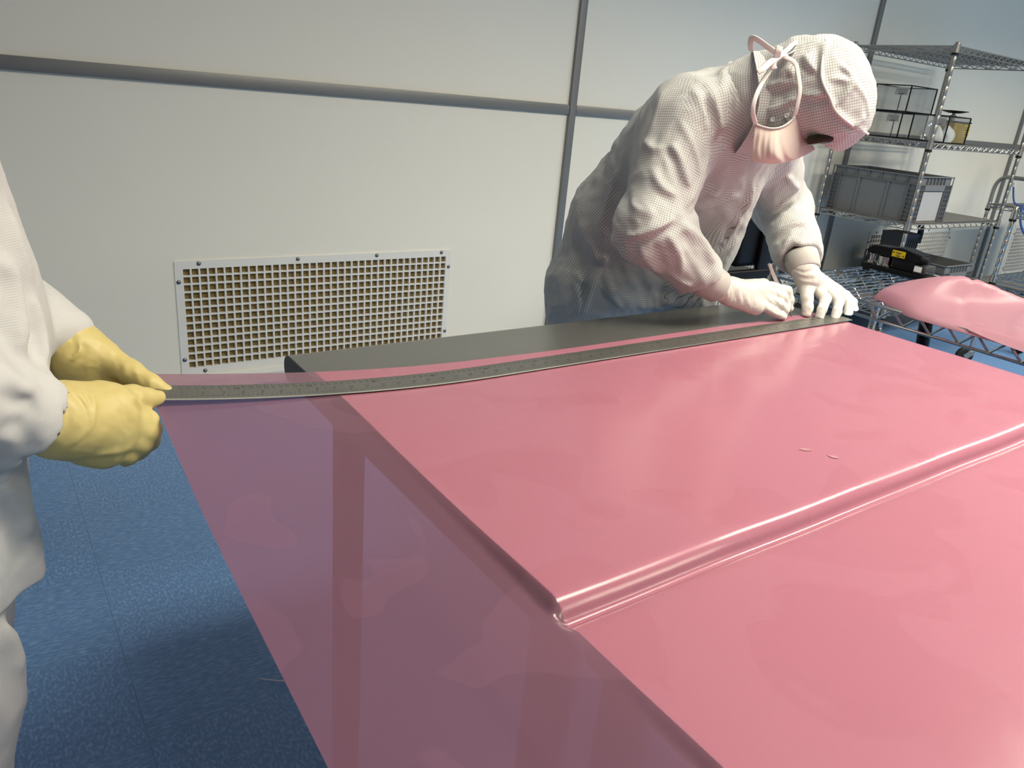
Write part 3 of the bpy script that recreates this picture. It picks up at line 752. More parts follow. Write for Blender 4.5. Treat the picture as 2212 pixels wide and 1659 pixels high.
# ------------------------------------------------------------------ folded pink film on the cart
def roll_h(u, v):
    """u runs from the near end (0) to the far fold (1), v from the left edge (0) to the right (1)"""
    q = u-.81+.10*(v-.4); ridge = math.exp(-(q/(.075 if q < 0 else .15))**2)*math.exp(-((v-.42)/.30)**2)
    tip = math.exp(-((u-.94)/.07)**2)*math.exp(-((v-.10)/.30)**2)
    base = .007+.003*math.sin(9*u+3*v)
    crease = .0035*math.exp(-((q+.10*(v-.3))/.010)**2)*math.exp(-((v-.5)/.3)**2)-.003*math.exp(-((u-.55-.5*v)/.012)**2)+.003*math.exp(-((u-.40-.35*v)/.010)**2)
    return base + .068*ridge + .012*tip + 1.6*crease
bm = bm_new(); nu, nv = 60, 30; top = []; bot = []
for i in range(nu+1):
    u = i/nu; ra, rb = [], []
    for j in range(nv+1):
        v = j/nv
        x0_ = 1.985+.05*sstep(.75, 1, u); x1_ = 2.58+.06*math.sin(4*u)
        yend = 1.095-.10*v*v+.03*math.sin(5*v)
        x = x0_+(x1_-x0_)*v; y = .43+(yend-.43)*u
        e = min(1, min(v, 1-v)/.05); f = min(1, (1-u)/.03); k = math.sqrt(max(0, 1-(1-e)**2))*math.sqrt(max(0, 1-(1-f)**2))
        h = roll_h(u, v)
        zlow = .8048-.012*sstep(.12, 0, v)*(1-sstep(.8, 1, u))
        ra.append(bm.verts.new((x, y, zlow+.0015+(h)*k))); rb.append(bm.verts.new((x, y, zlow)))
    top.append(ra); bot.append(rb)
for i in range(nu):
    for j in range(nv):
        bm.faces.new((top[i][j], top[i+1][j], top[i+1][j+1], top[i][j+1])); bm.faces.new((bot[i][j], bot[i][j+1], bot[i+1][j+1], bot[i+1][j]))
for i in range(nu):
    for g_ in (0, nv): bm.faces.new((top[i][g_], bot[i][g_], bot[i+1][g_], top[i+1][g_]))
for j in range(nv):
    for g_ in (0, nu): bm.faces.new((top[g_][j], top[g_][j+1], bot[g_][j+1], bot[g_][j]))
t = thing('folded_film', 'smaller piece of pink film folded into a loose hump on the wire cart', 'plastic film', (2.3, .8, .8025))
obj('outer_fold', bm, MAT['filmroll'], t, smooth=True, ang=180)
bm = bm_new(); rows = []
for i in range(31):
    y = .44+.38*i/30; wd = .030*math.sin(math.pi*i/30)**.6
    rows.append([bm.verts.new((2.03-(.03+wd)*k/4, y, .8042+.004*(k < 2)-.006*max(0, k-2)*math.sin(math.pi*i/30))) for k in range(5)])
for a, b in zip(rows, rows[1:]):
    for k in range(4): bm.faces.new((a[k], b[k], b[k+1], a[k+1]))
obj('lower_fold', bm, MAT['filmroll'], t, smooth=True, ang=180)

# black power brick hanging under the cart edge with its lead
t = thing('power_brick', 'black power brick with its lead hanging under the top shelf of the wire cart', 'power brick', (2.2, 1.0, .33))
bm = bm_new(); lathe(bm, (2.20, 1.0, .665), (0, .12, 1), [(0, .004), (.004, .013), (.012, .0175), (.06, .0185), (.10, .017), (.104, .012)], 16); obj('housing', bm, MAT['black'], t, smooth=True)
bm = bm_new(); tube(bm, catmull([(2.20, .998, .667), (2.20, .985, .64), (2.20, .95, .58), (2.21, .91, .50), (2.23, .88, .345), (2.25, .86, .330), (2.30, .86, .327), (2.42, .92, .327)], 6), .0042, 8); obj('lead', bm, MAT['blackrub'], t, smooth=True)

# ------------------------------------------------------------------ things on the handle cart and the low cart at the right edge
t = thing('air_hose', 'curled blue hose with a brass fitting on the handle cart', 'hose', (6.5, 2.5, .80))
bm = bm_new(); tube(bm, catmull([(6.46, 2.63, .93), (6.455, 2.62, .90), (6.455, 2.60, .84), (6.46, 2.58, .81), (6.5, 2.55, .80), (6.6, 2.5, .80)], 6), .0065, 10); obj('hose', bm, MAT['bluecable'], t, smooth=True)
bm = bm_new(); lathe(bm, (6.46, 2.632, .925), (0, 0, 1), [(0, .016), (.03, .016), (.032, .010)], 14); obj('collar', bm, MAT['paper'], t, smooth=True)
t = thing('air_gun', 'brass and blue air nozzle lying on the handle cart shelf', 'air nozzle', (6.46, 2.44, .79))
bm = bm_new(); tube(bm, catmull([(6.44, 2.53, .925), (6.44, 2.50, .93), (6.44, 2.47, .91)], 5), .013, 10); obj('grip', bm, MAT['bluecable'], t, smooth=True)
bm = bm_new(); tube(bm, [(6.44, 2.47, .91), (6.44, 2.40, .845), (6.44, 2.34, .80)], .011, 10); obj('brass_barrel', bm, principled('brass', (.55, .34, .06), .35, metal=.7, noise=.1, nscale=40), t, smooth=True)
bm = bm_new(); tube(bm, catmull([(6.45, 2.41, .865), (6.46, 2.38, .86), (6.46, 2.35, .82)], 4), .004, 8); obj('trigger', bm, MAT['black'], t, smooth=True)
t = thing('monitor', 'black monitor standing on the handle cart at the right edge', 'monitor', (6.95, 2.35, .79))
bm = bm_new(); obox(bm, (6.95, 2.35, 1.17), (0, -1, 0), (0, 0, 1), (-1, 0, 0), .24, .15, .014, .005); obj('screen_housing', bm, MAT['black'], t, smooth=True)
bm = bm_new(); lathe(bm, (6.97, 2.35, .79), (0, 0, 1), [(0, .10), (.012, .095), (.014, .02), (.30, .018)], 20); obj('stand', bm, MAT['black'], t, smooth=True)
bm = bm_new(); obox(bm, (6.935, 2.35, 1.17), (0, -1, 0), (0, 0, 1), (-1, 0, 0), .225, .135, .0012); obj('screen', bm, principled('dark_screen', (.006, .006, .008), .12, noise=.1, nscale=5), t)
t = thing('cable', 'dark blue cable hanging down from the handle cart shelf', 'cable', (6.4, 2.5, .4))
bm = bm_new(); tube(bm, catmull([(6.43, 2.50, .80), (6.37, 2.49, .79), (6.36, 2.47, .70), (6.36, 2.42, .62), (6.37, 2.35, .575), (6.45, 2.30, .56), (6.6, 2.30, .215)], 6), .008, 10); obj('lead', bm, MAT['bluecable'], t, smooth=True)
tagd = thing('controller_box', 'flat grey controller box on the low wire cart at the right edge', 'box', (5.0, 1.6, .8875))
bm = bm_new(); box(bm, 4.76, 5.1, 1.42, 1.76, .8875, .945, .006); obj('case', bm, MAT['crate_light'], tagd, smooth=True)
bm = bm_new(); box(bm, 4.756, 4.7595, 1.45, 1.60, .90, .93, .001); obj('front_panel', bm, MAT['black'], tagd)

# ------------------------------------------------------------------ black lab chair behind the person
t = thing('lab_chair', 'black lab chair standing behind the person in the checked suit', 'chair', (2.62, 1.98, 0))
def chair_part(name, *bx, bev=.012, mat='black'):
    bm = bm_new(); box(bm, *bx, bev, 3); return obj(name, bm, MAT[mat], t, smooth=True)
chair_part('backrest', 2.55, 2.86, 1.97, 2.03, .66, 1.05, bev=.025)
chair_part('seat', 2.42, 2.86, 1.99, 2.45, .545, .615, bev=.025)
chair_part('back_bar', 2.66, 2.74, 1.945, 1.969, .50, .95, bev=.006)
chair_part('cross_bar', 2.40, 2.85, 1.94, 1.968, .60, .655, bev=.006)
bm = bm_new(); lathe(bm, (2.64, 2.2, .09), (0, 0, 1), [(0, .03), (.18, .03), (.182, .018), (.455, .018)], 16); obj('gas_column', bm, MAT['steel'], t, smooth=True)
bm = bm_new()
for k in range(5):
    a = k*2*math.pi/5+.3; tube(bm, [(2.64, 2.2, .105), (2.64+.29*math.cos(a), 2.2+.29*math.sin(a), .065)], [.026, .016], 10)
obj('star_base', bm, MAT['black'], t, smooth=True)
for k in range(5):
    a = k*2*math.pi/5+.3; bm = bm_new(); c = Vector((2.64+.29*math.cos(a), 2.2+.29*math.sin(a), .026)); s = Vector((-math.sin(a), math.cos(a), 0))
    lathe(bm, c-s*.02, s, [(0, .014), (.001, .024), (.016, .026), (.024, .026), (.039, .024), (.04, .014)], 18)
    lathe(bm, c, (0, 0, 1), [(.02, .008), (.05, .008)], 10); obj('caster', bm, MAT['blackrub'], t, smooth=True)
# ------------------------------------------------------------------ sculpting with distance fields (numpy only)
_R = np.array([list(r2), list(d2), list(fwd)]); _C = np.array(list(CAM_POS))
def at(x, y, Y):
    """the point of the room seen at photograph pixel (x, y) at distance Y along the room's depth axis"""
    v = np.array([(x-1106)/F_PX, (y-829.5)/F_PX, 1.0])@_R
    return _C + v*(Y/v[1])
def nrm(v): v = np.asarray(v, float); return v/np.linalg.norm(v)
class Field:
    def __init__(s, lo, hi, h):
        s.lo = np.array(lo, float); s.h = h; s.n = np.ceil((np.array(hi)-s.lo)/h).astype(int)+1
        s.f = np.full(s.n, .2, np.float32)
    def _sl(s, lo, hi):
        a = np.clip(np.floor((lo-s.lo)/s.h).astype(int), 0, s.n); b = np.clip(np.ceil((hi-s.lo)/s.h).astype(int)+1, 0, s.n)
        if np.any(b <= a): return None
        g = [(s.lo[i]+np.arange(a[i], b[i])*s.h).astype(np.float32) for i in range(3)]
        X, Y, Z = np.meshgrid(*g, indexing='ij', sparse=True)
        return tuple(slice(a[i], b[i]) for i in range(3)), X, Y, Z
    def _mix(s, sl, d, k, op):
        a = s.f[sl]
        if op == 'add':
            h = np.maximum(k-np.abs(a-d), 0)/k; s.f[sl] = np.minimum(a, d)-h*h*k*.25
        else:
            h = np.maximum(k-np.abs(a+d), 0)/k; s.f[sl] = np.maximum(a, -d)+h*h*k*.25
    def cone(s, a, b, ra, rb, k=.02, op='add', side=None, su=1., sv=1.):
        a = np.array(a, float); b = np.array(b, float); m = max(ra, rb)*max(su, sv)+k+.012
        r = s._sl(np.minimum(a, b)-m, np.maximum(a, b)+m)
        if r is None: return
        sl, X, Y, Z = r; d = b-a; L2 = float(d@d)
        px, py, pz = X-a[0], Y-a[1], Z-a[2]
        t = np.clip((px*d[0]+py*d[1]+pz*d[2])/L2, 0, 1)
        wx, wy, wz = px-t*d[0], py-t*d[1], pz-t*d[2]
        if side is None: q = np.sqrt(wx*wx+wy*wy+wz*wz)
        else:
            dn = d/math.sqrt(L2); u = np.array(side, float); u -= dn*(u@dn); u /= np.linalg.norm(u); v = np.cross(dn, u)
            pu = (wx*u[0]+wy*u[1]+wz*u[2])/su; pv = (wx*v[0]+wy*v[1]+wz*v[2])/sv; pt = wx*dn[0]+wy*dn[1]+wz*dn[2]
            q = np.sqrt(pu*pu+pv*pv+pt*pt)
        dd = (q-(ra+(rb-ra)*t))*(1 if side is None else min(su, sv, 1))
        s._mix(sl, dd, k, op)
    def ell(s, c, ax, rad, k=.02, op='add'):
        """ellipsoid; ax: three axes"""
        c = np.array(c, float); A = np.array([nrm(x) for x in ax]); rad = np.array(rad, float); m = rad.max()+k+.012
        r = s._sl(c-m, c+m)
        if r is None: return
        sl, X, Y, Z = r; px, py, pz = X-c[0], Y-c[1], Z-c[2]
        q = [(px*A[i, 0]+py*A[i, 1]+pz*A[i, 2]) for i in range(3)]
        k0 = np.sqrt(sum((q[i]/rad[i])**2 for i in range(3))); k1 = np.sqrt(sum((q[i]/rad[i]**2)**2 for i in range(3)))+1e-6
        s._mix(sl, k0*(k0-1)/k1, k, op)
    def halfspace(s, p, n, k=.004):
        """cut away everything on the side n points to"""
        p = np.array(p); n = nrm(n)
        X, Y, Z = np.meshgrid(*[(s.lo[i]+np.arange(s.n[i])*s.h).astype(np.float32) for i in range(3)], indexing='ij', sparse=True)
        d = -((X-p[0])*n[0]+(Y-p[1])*n[1]+(Z-p[2])*n[2])
        s._mix((slice(None),)*3, d, k, 'sub')
    def sample(s, P):
        q = (np.asarray(P, float)-s.lo)/s.h; q = np.clip(q, 0, s.n-1.001); i = q.astype(int); t = q-i; out = 0
        for dx in (0, 1):
            for dy in (0, 1):
                for dz in (0, 1):
                    w_ = (t[..., 0] if dx else 1-t[..., 0])*(t[..., 1] if dy else 1-t[..., 1])*(t[..., 2] if dz else 1-t[..., 2])
                    out = out+w_*s.f[i[..., 0]+dx, i[..., 1]+dy, i[..., 2]+dz]
        return out
    def snap(s, x, y, near=.3, far=3.):
        """surface point of the sculpture in the direction of photograph pixel (x, y)"""
        v = np.array([(x-1106)/F_PX, (y-829.5)/F_PX, 1.0])@_R; tt = np.arange(near, far, s.h*.7); P = _C+tt[:, None]*v
        ok = np.all((P > s.lo+s.h) & (P < s.lo+(s.n-2)*s.h), axis=1); P = P[ok]
        if len(P) == 0: return None
        d = s.sample(P); w_ = np.where(d < .001)[0]
        return P[w_[0]] if len(w_) else P[np.argmin(d)]
    def ridges(s, lines, band=.03):
        """lines: (points, width, amplitude): soft ridges (+) and creases (-)"""
        for pts, wd, amp in lines:
            pts = [p for p in pts if p is not None]
            if len(pts) < 2: continue
            pts = np.array(catmull([Vector(p) for p in pts], 4)); n = len(pts)
            L = np.linspace(0, 1, n); env = np.clip(np.minimum(L, 1-L)*4.5+.05, .0, 1)**.8
            lo, hi = pts.min(0)-wd*3, pts.max(0)+wd*3; r = s._sl(lo, hi)
            if r is None: continue
            sl, X, Y, Z = r; best = None
            for i in range(n-1):
                a, b = pts[i], pts[i+1]; d = b-a; L2 = float(d@d)+1e-9
                t = np.clip(((X-a[0])*d[0]+(Y-a[1])*d[1]+(Z-a[2])*d[2])/L2, 0, 1)
                q = (X-a[0]-t*d[0])**2+(Y-a[1]-t*d[1])**2+(Z-a[2]-t*d[2])**2
                e = (env[i]+(env[i+1]-env[i])*t)*(.45*np.exp(-q/(wd*wd))+.55*np.exp(-np.sqrt(q)/(wd*.62)))
                best = e if best is None else np.maximum(best, e)
            s.f[sl] -= (amp*best).astype(np.float32)
    def noise(s, amp, freq, seed, stretch=(1, 1, 1), ridged=True, mask=None):
        idx = np.where(np.abs(s.f) < amp*2+.004+s.h*1.5); P = np.stack(idx, 1)*s.h+s.lo
        rnd = np.random.RandomState(seed); v = np.zeros(len(P)); tot = 0
        Q = P*np.array(stretch)
        W_ = np.zeros_like(Q)
        for k in range(3):
            D = rnd.normal(size=(3, 3)); W_ += np.sin((Q@D)*freq*.6+rnd.uniform(0, 6, 3))*.35/freq
        Q = Q+W_
        for o in range(4):
            for j in range(3):
                d = nrm(rnd.normal(size=3))*freq*(1.7**o)*2; a = .6**o
                w_ = np.sin(Q@d+rnd.uniform(0, 6.3)); v += a*((1-np.abs(w_))*2-1 if ridged else w_); tot += a
        v = v/tot*2
        if mask is not None: v = v*mask(P)
        s.f[idx] -= (amp*v).astype(np.float32)
    def mesh(s, smooth=1):
        f = s.f; ins = f < 0; n = f.shape
        c = np.zeros(tuple(x-1 for x in n), np.int8)
        for dx in (0, 1):
            for dy in (0, 1):
                for dz in (0, 1): c += ins[dx:n[0]-1+dx, dy:n[1]-1+dy, dz:n[2]-1+dz]
        act = (c > 0) & (c < 8); cell = np.argwhere(act); vid = np.full(act.shape, -1, np.int64); vid[act] = np.arange(len(cell))
        acc = np.zeros((len(cell), 3)); cnt = np.zeros(len(cell))
        corners = [(0,0,0),(1,0,0),(0,1,0),(1,1,0),(0,0,1),(1,0,1),(0,1,1),(1,1,1)]
        for i in range(8):
            for j in range(i+1, 8):
                a, b = np.array(corners[i]), np.array(corners[j])
                if abs(a-b).sum() != 1: continue
                fa = f[tuple((cell+a).T)]; fb = f[tuple((cell+b).T)]; m = (fa < 0) != (fb < 0)
                t = np.where(m, fa/(fa-fb+1e-12), 0)
                acc[m] += (a+t[:, None]*(b-a))[m]; cnt[m] += 1
        V = s.lo+(cell+acc/cnt[:, None])*s.h
        quads = []
        for ax in range(3):
            o1, o2 = [(1, 2), (2, 0), (0, 1)][ax]
            a = [slice(None)]*3; b = [slice(None)]*3; a[ax] = slice(0, n[ax]-1); b[ax] = slice(1, n[ax])
            sa, sb = ins[tuple(a)], ins[tuple(b)]; e = np.argwhere(sa != sb)
            ok = (e[:, o1] > 0) & (e[:, o2] > 0) & (e[:, o1] < n[o1]-1) & (e[:, o2] < n[o2]-1); e = e[ok]
            fl = sa[tuple(e.T)]
            d1 = np.zeros(3, int); d1[o1] = 1; d2_ = np.zeros(3, int); d2_[o2] = 1
            q = np.stack([vid[tuple((e-d1-d2_).T)], vid[tuple((e-d2_).T)], vid[tuple(e.T)], vid[tuple((e-d1).T)]], 1)
            q[~fl] = q[~fl][:, ::-1]; quads.append(q)
        Q = np.concatenate(quads); Q = Q[(Q >= 0).all(1)]
        for _ in range(smooth):
            A = np.zeros_like(V); k = np.zeros(len(V))
            for i in range(4):
                p, q = Q[:, i], Q[:, (i+1) % 4]
                for x in range(3):
                    A[:, x] += np.bincount(p, V[q, x], len(V))+np.bincount(q, V[p, x], len(V))
                k += np.bincount(p, minlength=len(V))+np.bincount(q, minlength=len(V))
            V = V*.5+.5*A/np.maximum(k, 1)[:, None]
        # keep the largest islands only
        return V, Q
def sculpt(name, F, mat, parent=None, smooth=1, bones=None):
    V, Q = F.mesh(smooth); me = bpy.data.meshes.new(name)
    me.vertices.add(len(V)); me.vertices.foreach_set('co', V.astype(np.float32).ravel())
    me.loops.add(Q.size); me.loops.foreach_set('vertex_index', Q.astype(np.int32).ravel())
    me.polygons.add(len(Q)); me.polygons.foreach_set('loop_start', np.arange(0, Q.size, 4, dtype=np.int32))
    me.polygons.foreach_set('loop_total', np.full(len(Q), 4, np.int32)); me.update(calc_edges=True); me.validate()
    if bones is not None and len(me.loops) == Q.size:       # cloth threads: (start, end, side, radius) per tube of cloth
        cen = V[Q].mean(1); nor = np.cross(V[Q[:, 2]]-V[Q[:, 0]], V[Q[:, 3]]-V[Q[:, 1]]); nor /= np.linalg.norm(nor, axis=1)[:, None]+1e-12; best = np.full(len(Q), 1e9); uv = np.zeros((len(Q), 4, 2))
        for a, b, side, R in bones:
            a = np.array(a, float); b = np.array(b, float); d = nrm(b-a); L = np.linalg.norm(b-a)
            u = np.array(side, float); u -= d*(u@d); u = nrm(u); v = np.cross(d, u)
            t = np.clip((cen-a)@d, 0, L); dist = np.linalg.norm(cen-a-t[:, None]*d, axis=1)/R
            sel = dist < best; best[sel] = dist[sel]
            W_ = cen[sel]-a; ac = np.arctan2(W_@v, W_@u); P = V[Q[sel]]-a
            an = np.arctan2(P@v, P@u); an = ac[:, None]+(an-ac[:, None]+math.pi) % (2*math.pi)-math.pi
            uv[sel, :, 0] = an*R; uv[sel, :, 1] = P@d
            cap = np.zeros(len(Q), bool); cap[sel] = np.abs(nor[sel]@d) > .72      # cloth lying across the tube: weave it flat
            P = V[Q[cap]]-a; uv[cap, :, 0] = P@u; uv[cap, :, 1] = P@v
        lay = me.uv_layers.new(name='weave'); lay.data.foreach_set('uv', uv.astype(np.float32).ravel())
    return obj(name, me, mat, parent, smooth=True, ang=180)

# ------------------------------------------------------------------ cloth and glove materials
def mat_grid():
    m, nt, out = new_mat('white_suit_with_fine_grey_check'); L = nt.links.new
    b = N(nt, 'ShaderNodeBsdfPrincipled'); b.inputs['Roughness'].default_value = .62; b.inputs['Sheen Weight'].default_value = .15
    uv = N(nt, 'ShaderNodeUVMap'); uv.uv_map = 'weave'
    sc = N(nt, 'ShaderNodeVectorMath', operation='SCALE'); sc.inputs['Scale'].default_value = 1/.0052; L(uv.outputs[0], sc.inputs[0])
    fr = N(nt, 'ShaderNodeVectorMath', operation='FRACTION'); L(sc.outputs[0], fr.inputs[0]); sx = N(nt, 'ShaderNodeSeparateXYZ'); L(fr.outputs[0], sx.inputs[0])
    lt = []
    for i in (0, 1):
        q = N(nt, 'ShaderNodeMath', operation='LESS_THAN'); q.inputs[1].default_value = .17; L(sx.outputs[i], q.inputs[0]); lt.append(q)
    mx = N(nt, 'ShaderNodeMath', operation='MAXIMUM'); L(lt[0].outputs[0], mx.inputs[0]); L(lt[1].outputs[0], mx.inputs[1])
    c = N(nt, 'ShaderNodeMix', data_type='RGBA'); c.inputs['A'].default_value = (.64, .65, .635, 1); c.inputs['B'].default_value = (.26, .25, .25, 1); L(mx.outputs[0], c.inputs['Factor'])
    L(c.outputs['Result'], b.inputs['Base Color']); L(b.outputs[0], out.inputs[0]); return m
MAT['suit'] = mat_grid()
MAT['seam'] = principled('white_suit_binding', (.78, .76, .73), .7, noise=.05, nscale=60)
MAT['latex'] = principled('white_latex_glove', (.72, .70, .65), .42, noise=.03, nscale=40)
MAT['knit'] = principled('grey_knit_cuff', (.56, .54, .51), .85, noise=.06, nscale=120, bump=.5, bscale=900)
MAT['ygl'] = principled('yellow_rubber_glove', (.63, .515, .20), .45, noise=.03, nscale=30)
MAT['mask'] = principled('pale_mask_fabric', (.74, .63, .56), .8, noise=.03, nscale=50)
MAT['tie'] = principled('white_tape_tie', (.80, .785, .74), .7, noise=.03, nscale=60)
MAT['skin'] = principled('skin', (.24, .13, .075), .5, noise=.05, nscale=40)
MAT['lens'] = principled('dark_amber_lens', (.022, .014, .005), .2, noise=.1, nscale=20)
MAT['boot'] = principled('white_overshoe', (.74, .74, .72), .5, noise=.04, nscale=30)
def mat_nonwoven():
    m, nt, out = new_mat('white_nonwoven_coat'); L = nt.links.new
    b = N(nt, 'ShaderNodeBsdfPrincipled'); b.inputs['Roughness'].default_value = .7; b.inputs['Base Color'].default_value = (.60, .595, .58, 1)
    b.inputs['Subsurface Weight'].default_value = 0
    uv = N(nt, 'ShaderNodeUVMap'); uv.uv_map = 'weave'
    wv = N(nt, 'ShaderNodeTexWave'); wv.bands_direction = 'Y'; wv.inputs['Scale'].default_value = 120; wv.inputs['Distortion'].default_value = .4
    L(uv.outputs[0], wv.inputs['Vector'])
    bp = N(nt, 'ShaderNodeBump'); bp.inputs['Strength'].default_value = .28; bp.inputs['Distance'].default_value = .0005; L(wv.outputs['Fac'], bp.inputs['Height'])
    L(bp.outputs['Normal'], b.inputs['Normal'])
    L(b.outputs[0], out.inputs[0]); return m
MAT['coat'] = mat_nonwoven()

# ================================================================== the person in the checked suit
P1 = thing('person', 'person in white checked cleanroom suit, hood and mask bending over the table to cut', 'person', (1.40, 1.50, 0))
PEL = np.array([1.395, 1.475, .86]); WST = np.array([1.405, 1.425, .98]); CHE = np.array([1.425, 1.30, 1.145]); UPC = np.array([1.43, 1.215, 1.225])
SHR = at(1478, 262, 1.215); ELR = at(1405, 492, 1.165); WRR = at(1525, 608, 1.095)
SHL = np.array([1.625, 1.245, 1.185]); ELL = at(1690, 452, 1.30); WRL = at(1733, 573, 1.115)
NCK = at(1622, 215, 1.125)
SIDE = np.array([1., 0, 0])
def legs(F, pel, hip, foot_l, foot_r, r0=.098, k=.05):
    for s_, ft in ((-1, foot_r), (1, foot_l)):
        h = pel+np.array([s_*hip, 0, -.06]); kn = (h*.5+np.array(ft)*.5)+np.array([0, -.02, .02])
        F.cone(h, kn, r0, r0*.74, k); F.cone(kn, np.array(ft)+np.array([0, 0, .10]), r0*.74, r0*.62, .03)
F = Field((.93, .98, .02), (1.98, 1.76, 1.40), .0036)
F.cone(PEL+[.01, 0, -.05], WST+[.01, 0, 0], .155, .152, .06, side=SIDE, su=1.24, sv=.90); F.cone((1.515, 1.245, 1.08), (1.545, 1.335, .80), .085, .085, .07)
F.cone(WST, CHE, .152, .160, .06, side=SIDE, su=1.14, sv=.88)
F.cone(CHE, UPC, .158, .128, .06, side=SIDE, su=1.18, sv=.86)
F.cone(SHR+(UPC-SHR)*.25, SHL+(UPC-SHL)*.25, .088, .085, .06)
F.cone(UPC+[0, 0, .01], NCK, .10, .082, .05)
F.cone(SHR, ELR, .090, .080, .045); F.cone(ELR, ELR+(WRR-ELR)*.82, .078, .062, .03)
F.cone(SHL, ELL, .088, .074, .045); F.cone(ELL, ELL+(WRL-ELL)*.74, .074, .071, .03)
a_, b_ = ELL+(WRL-ELL)*1.06, ELL+(WRL-ELL)*1.4; F.cone(a_, b_, .057, .05, .008, 'sub')
a_, b_ = ELR+(WRR-ELR)*1.10, ELR+(WRR-ELR)*1.4; F.cone(a_, b_, .051, .045, .008, 'sub')
legs(F, PEL, .10, (1.52, 1.50, 0), (1.29, 1.52, 0))
def sn(*pts): return [F.snap(*p) for p in pts]
LN = []
def fold(pts, wd, amp): LN.append((sn(*pts), wd*.95, amp*1.6))
# sleeve folds
fold([(1496, 190), (1517, 225), (1528, 255), (1537, 303)], .009, .010); fold([(1510, 205), (1530, 247), (1540, 300), (1548, 318)], .010, -.012)
fold([(1528, 177), (1548, 225), (1560, 268), (1562, 290)], .009, .007); fold([(1544, 318), (1556, 302), (1566, 290)], .009, -.014)
fold([(1448, 310), (1465, 333), (1478, 364), (1491, 407)], .009, .009); fold([(1436, 318), (1455, 345), (1466, 375), (1476, 410)], .009, -.007)
fold([(1408, 359), (1421, 392), (1440, 410), (1462, 422)], .010, .008); fold([(1400, 385), (1418, 415), (1450, 437)], .010, -.006)
fold([(1465, 255), (1495, 310), (1508, 342), (1512, 380)], .008, .006); fold([(1385, 300), (1410, 320), (1440, 318)], .012, .005)
fold([(1460, 470), (1425, 490), (1380, 508), (1343, 514)], .009, .011); fold([(1466, 484), (1430, 503), (1390, 520), (1350, 526)], .009, -.013)
fold([(1440, 505), (1458, 530), (1470, 560), (1472, 600)], .009, .006); fold([(1410, 515), (1425, 560), (1455, 600)], .010, -.005)
fold([(1500, 535), (1516, 555), (1530, 578)], .008, .007); fold([(1480, 545), (1495, 580), (1510, 612)], .008, -.006); fold([(1440, 585), (1470, 610), (1500, 625)], .009, .006)
fold([(1380, 530), (1400, 570), (1440, 610)], .009, .005); fold([(1350, 420), (1375, 450), (1420, 465)], .012, .006); fold([(1345, 380), (1352, 440), (1348, 500)], .012, -.004)
# chest: front overlap and drag lines
fold([(1619, 330), (1615, 418), (1584, 478), (1552, 538), (1546, 600)], .007, -.006); fold([(1632, 380), (1626, 430), (1598, 480), (1566, 540)], .011, .004)
fold([(1540, 330), (1510, 400), (1480, 455)], .012, .008); fold([(1575, 345), (1545, 420), (1500, 480)], .012, .006); fold([(1560, 340), (1525, 410), (1490, 470)], .010, -.006)
fold([(1600, 420), (1560, 440), (1510, 460)], .012, .005); fold([(1470, 480), (1520, 520), (1545, 570)], .012, .008); fold([(1470, 500), (1505, 545), (1540, 590)], .012, -.007)
# back and skirt of the suit
fold([(1335, 350), (1310, 430), (1290, 500)], .012, .006); fold([(1320, 370), (1300, 440), (1282, 490)], .010, -.005)
fold([(1290, 470), (1300, 500), (1330, 520)], .012, .008); fold([(1268, 520), (1290, 560), (1310, 570)], .011, .007); fold([(1240, 590), (1262, 610), (1282, 600)], .010, .007)
fold([(1255, 545), (1262, 600), (1258, 660)], .012, -.007); fold([(1236, 600), (1250, 640), (1246, 680)], .010, .006)
fold([(1330, 512), (1305, 560), (1282, 605), (1268, 650), (1258, 684)], .008, .007)
fold([(1312, 610), (1322, 640), (1345, 668)], .012, .008); fold([(1400, 590), (1390, 620), (1400, 660)], .018, -.006); fold([(1470, 630), (1440, 655), (1410, 668)], .014, .006)
# far sleeve
fold([(1646, 484), (1680, 462), (1712, 444)], .009, -.012); fold([(1655, 470), (1690, 445), (1725, 425)], .010, .008)
fold([(1664, 526), (1697, 501), (1720, 493), (1748, 489)], .008, -.013); fold([(1668, 512), (1700, 488), (1722, 482), (1746, 478)], .009, .010)
fold([(1680, 555), (1695, 530), (1705, 510)], .008, .007); fold([(1690, 575), (1702, 545), (1722, 530)], .008, -.006); fold([(1725, 525), (1745, 535), (1758, 560)], .009, .006)
fold([(1700, 380), (1715, 400), (1730, 410)], .010, .008)
F.ridges(LN)
F.noise(.0052, 8, 4, (1, 1, 1), True); F.noise(.0028, 18, 8, (1, 1, 1), True)
bones1 = [(PEL-[0, 0, .1], WST, (0, 1, 0), .165), (WST, CHE, (0, 1, 0), .165), (CHE, NCK, (0, 1, .3), .16), (SHR, ELR, (.5, 1, 0), .088), (ELR, WRR, (0, .5, -1), .072),
          (SHL, ELL, (.5, 1, 0), .088), (ELL, WRL, (0, 1, 0), .072), (PEL+[-.1, 0, -.1], (1.29, 1.52, 0), (0, 1, 0), .09), (PEL+[.1, 0, -.1], (1.52, 1.50, 0), (0, 1, 0), .09)]
SUIT1 = F
suit1 = sculpt('coverall', F, MAT['suit'], P1, 1, bones1)

# overshoes
for (x, y) in ((1.29, 1.50), (1.52, 1.48)):
    G = Field((x-.09, y-.24, -.01), (x+.09, y+.14, .20), .006)
    G.cone((x, y+.03, .14), (x, y+.02, .06), .055, .05, .03); G.cone((x, y+.03, .045), (x, y-.16, .04), .045, .040, .03, side=(1, 0, 0), su=1.05, sv=.9)
    G.halfspace((0, 0, .003), (0, 0, -1)); sculpt('overshoe', G, MAT['boot'], P1)

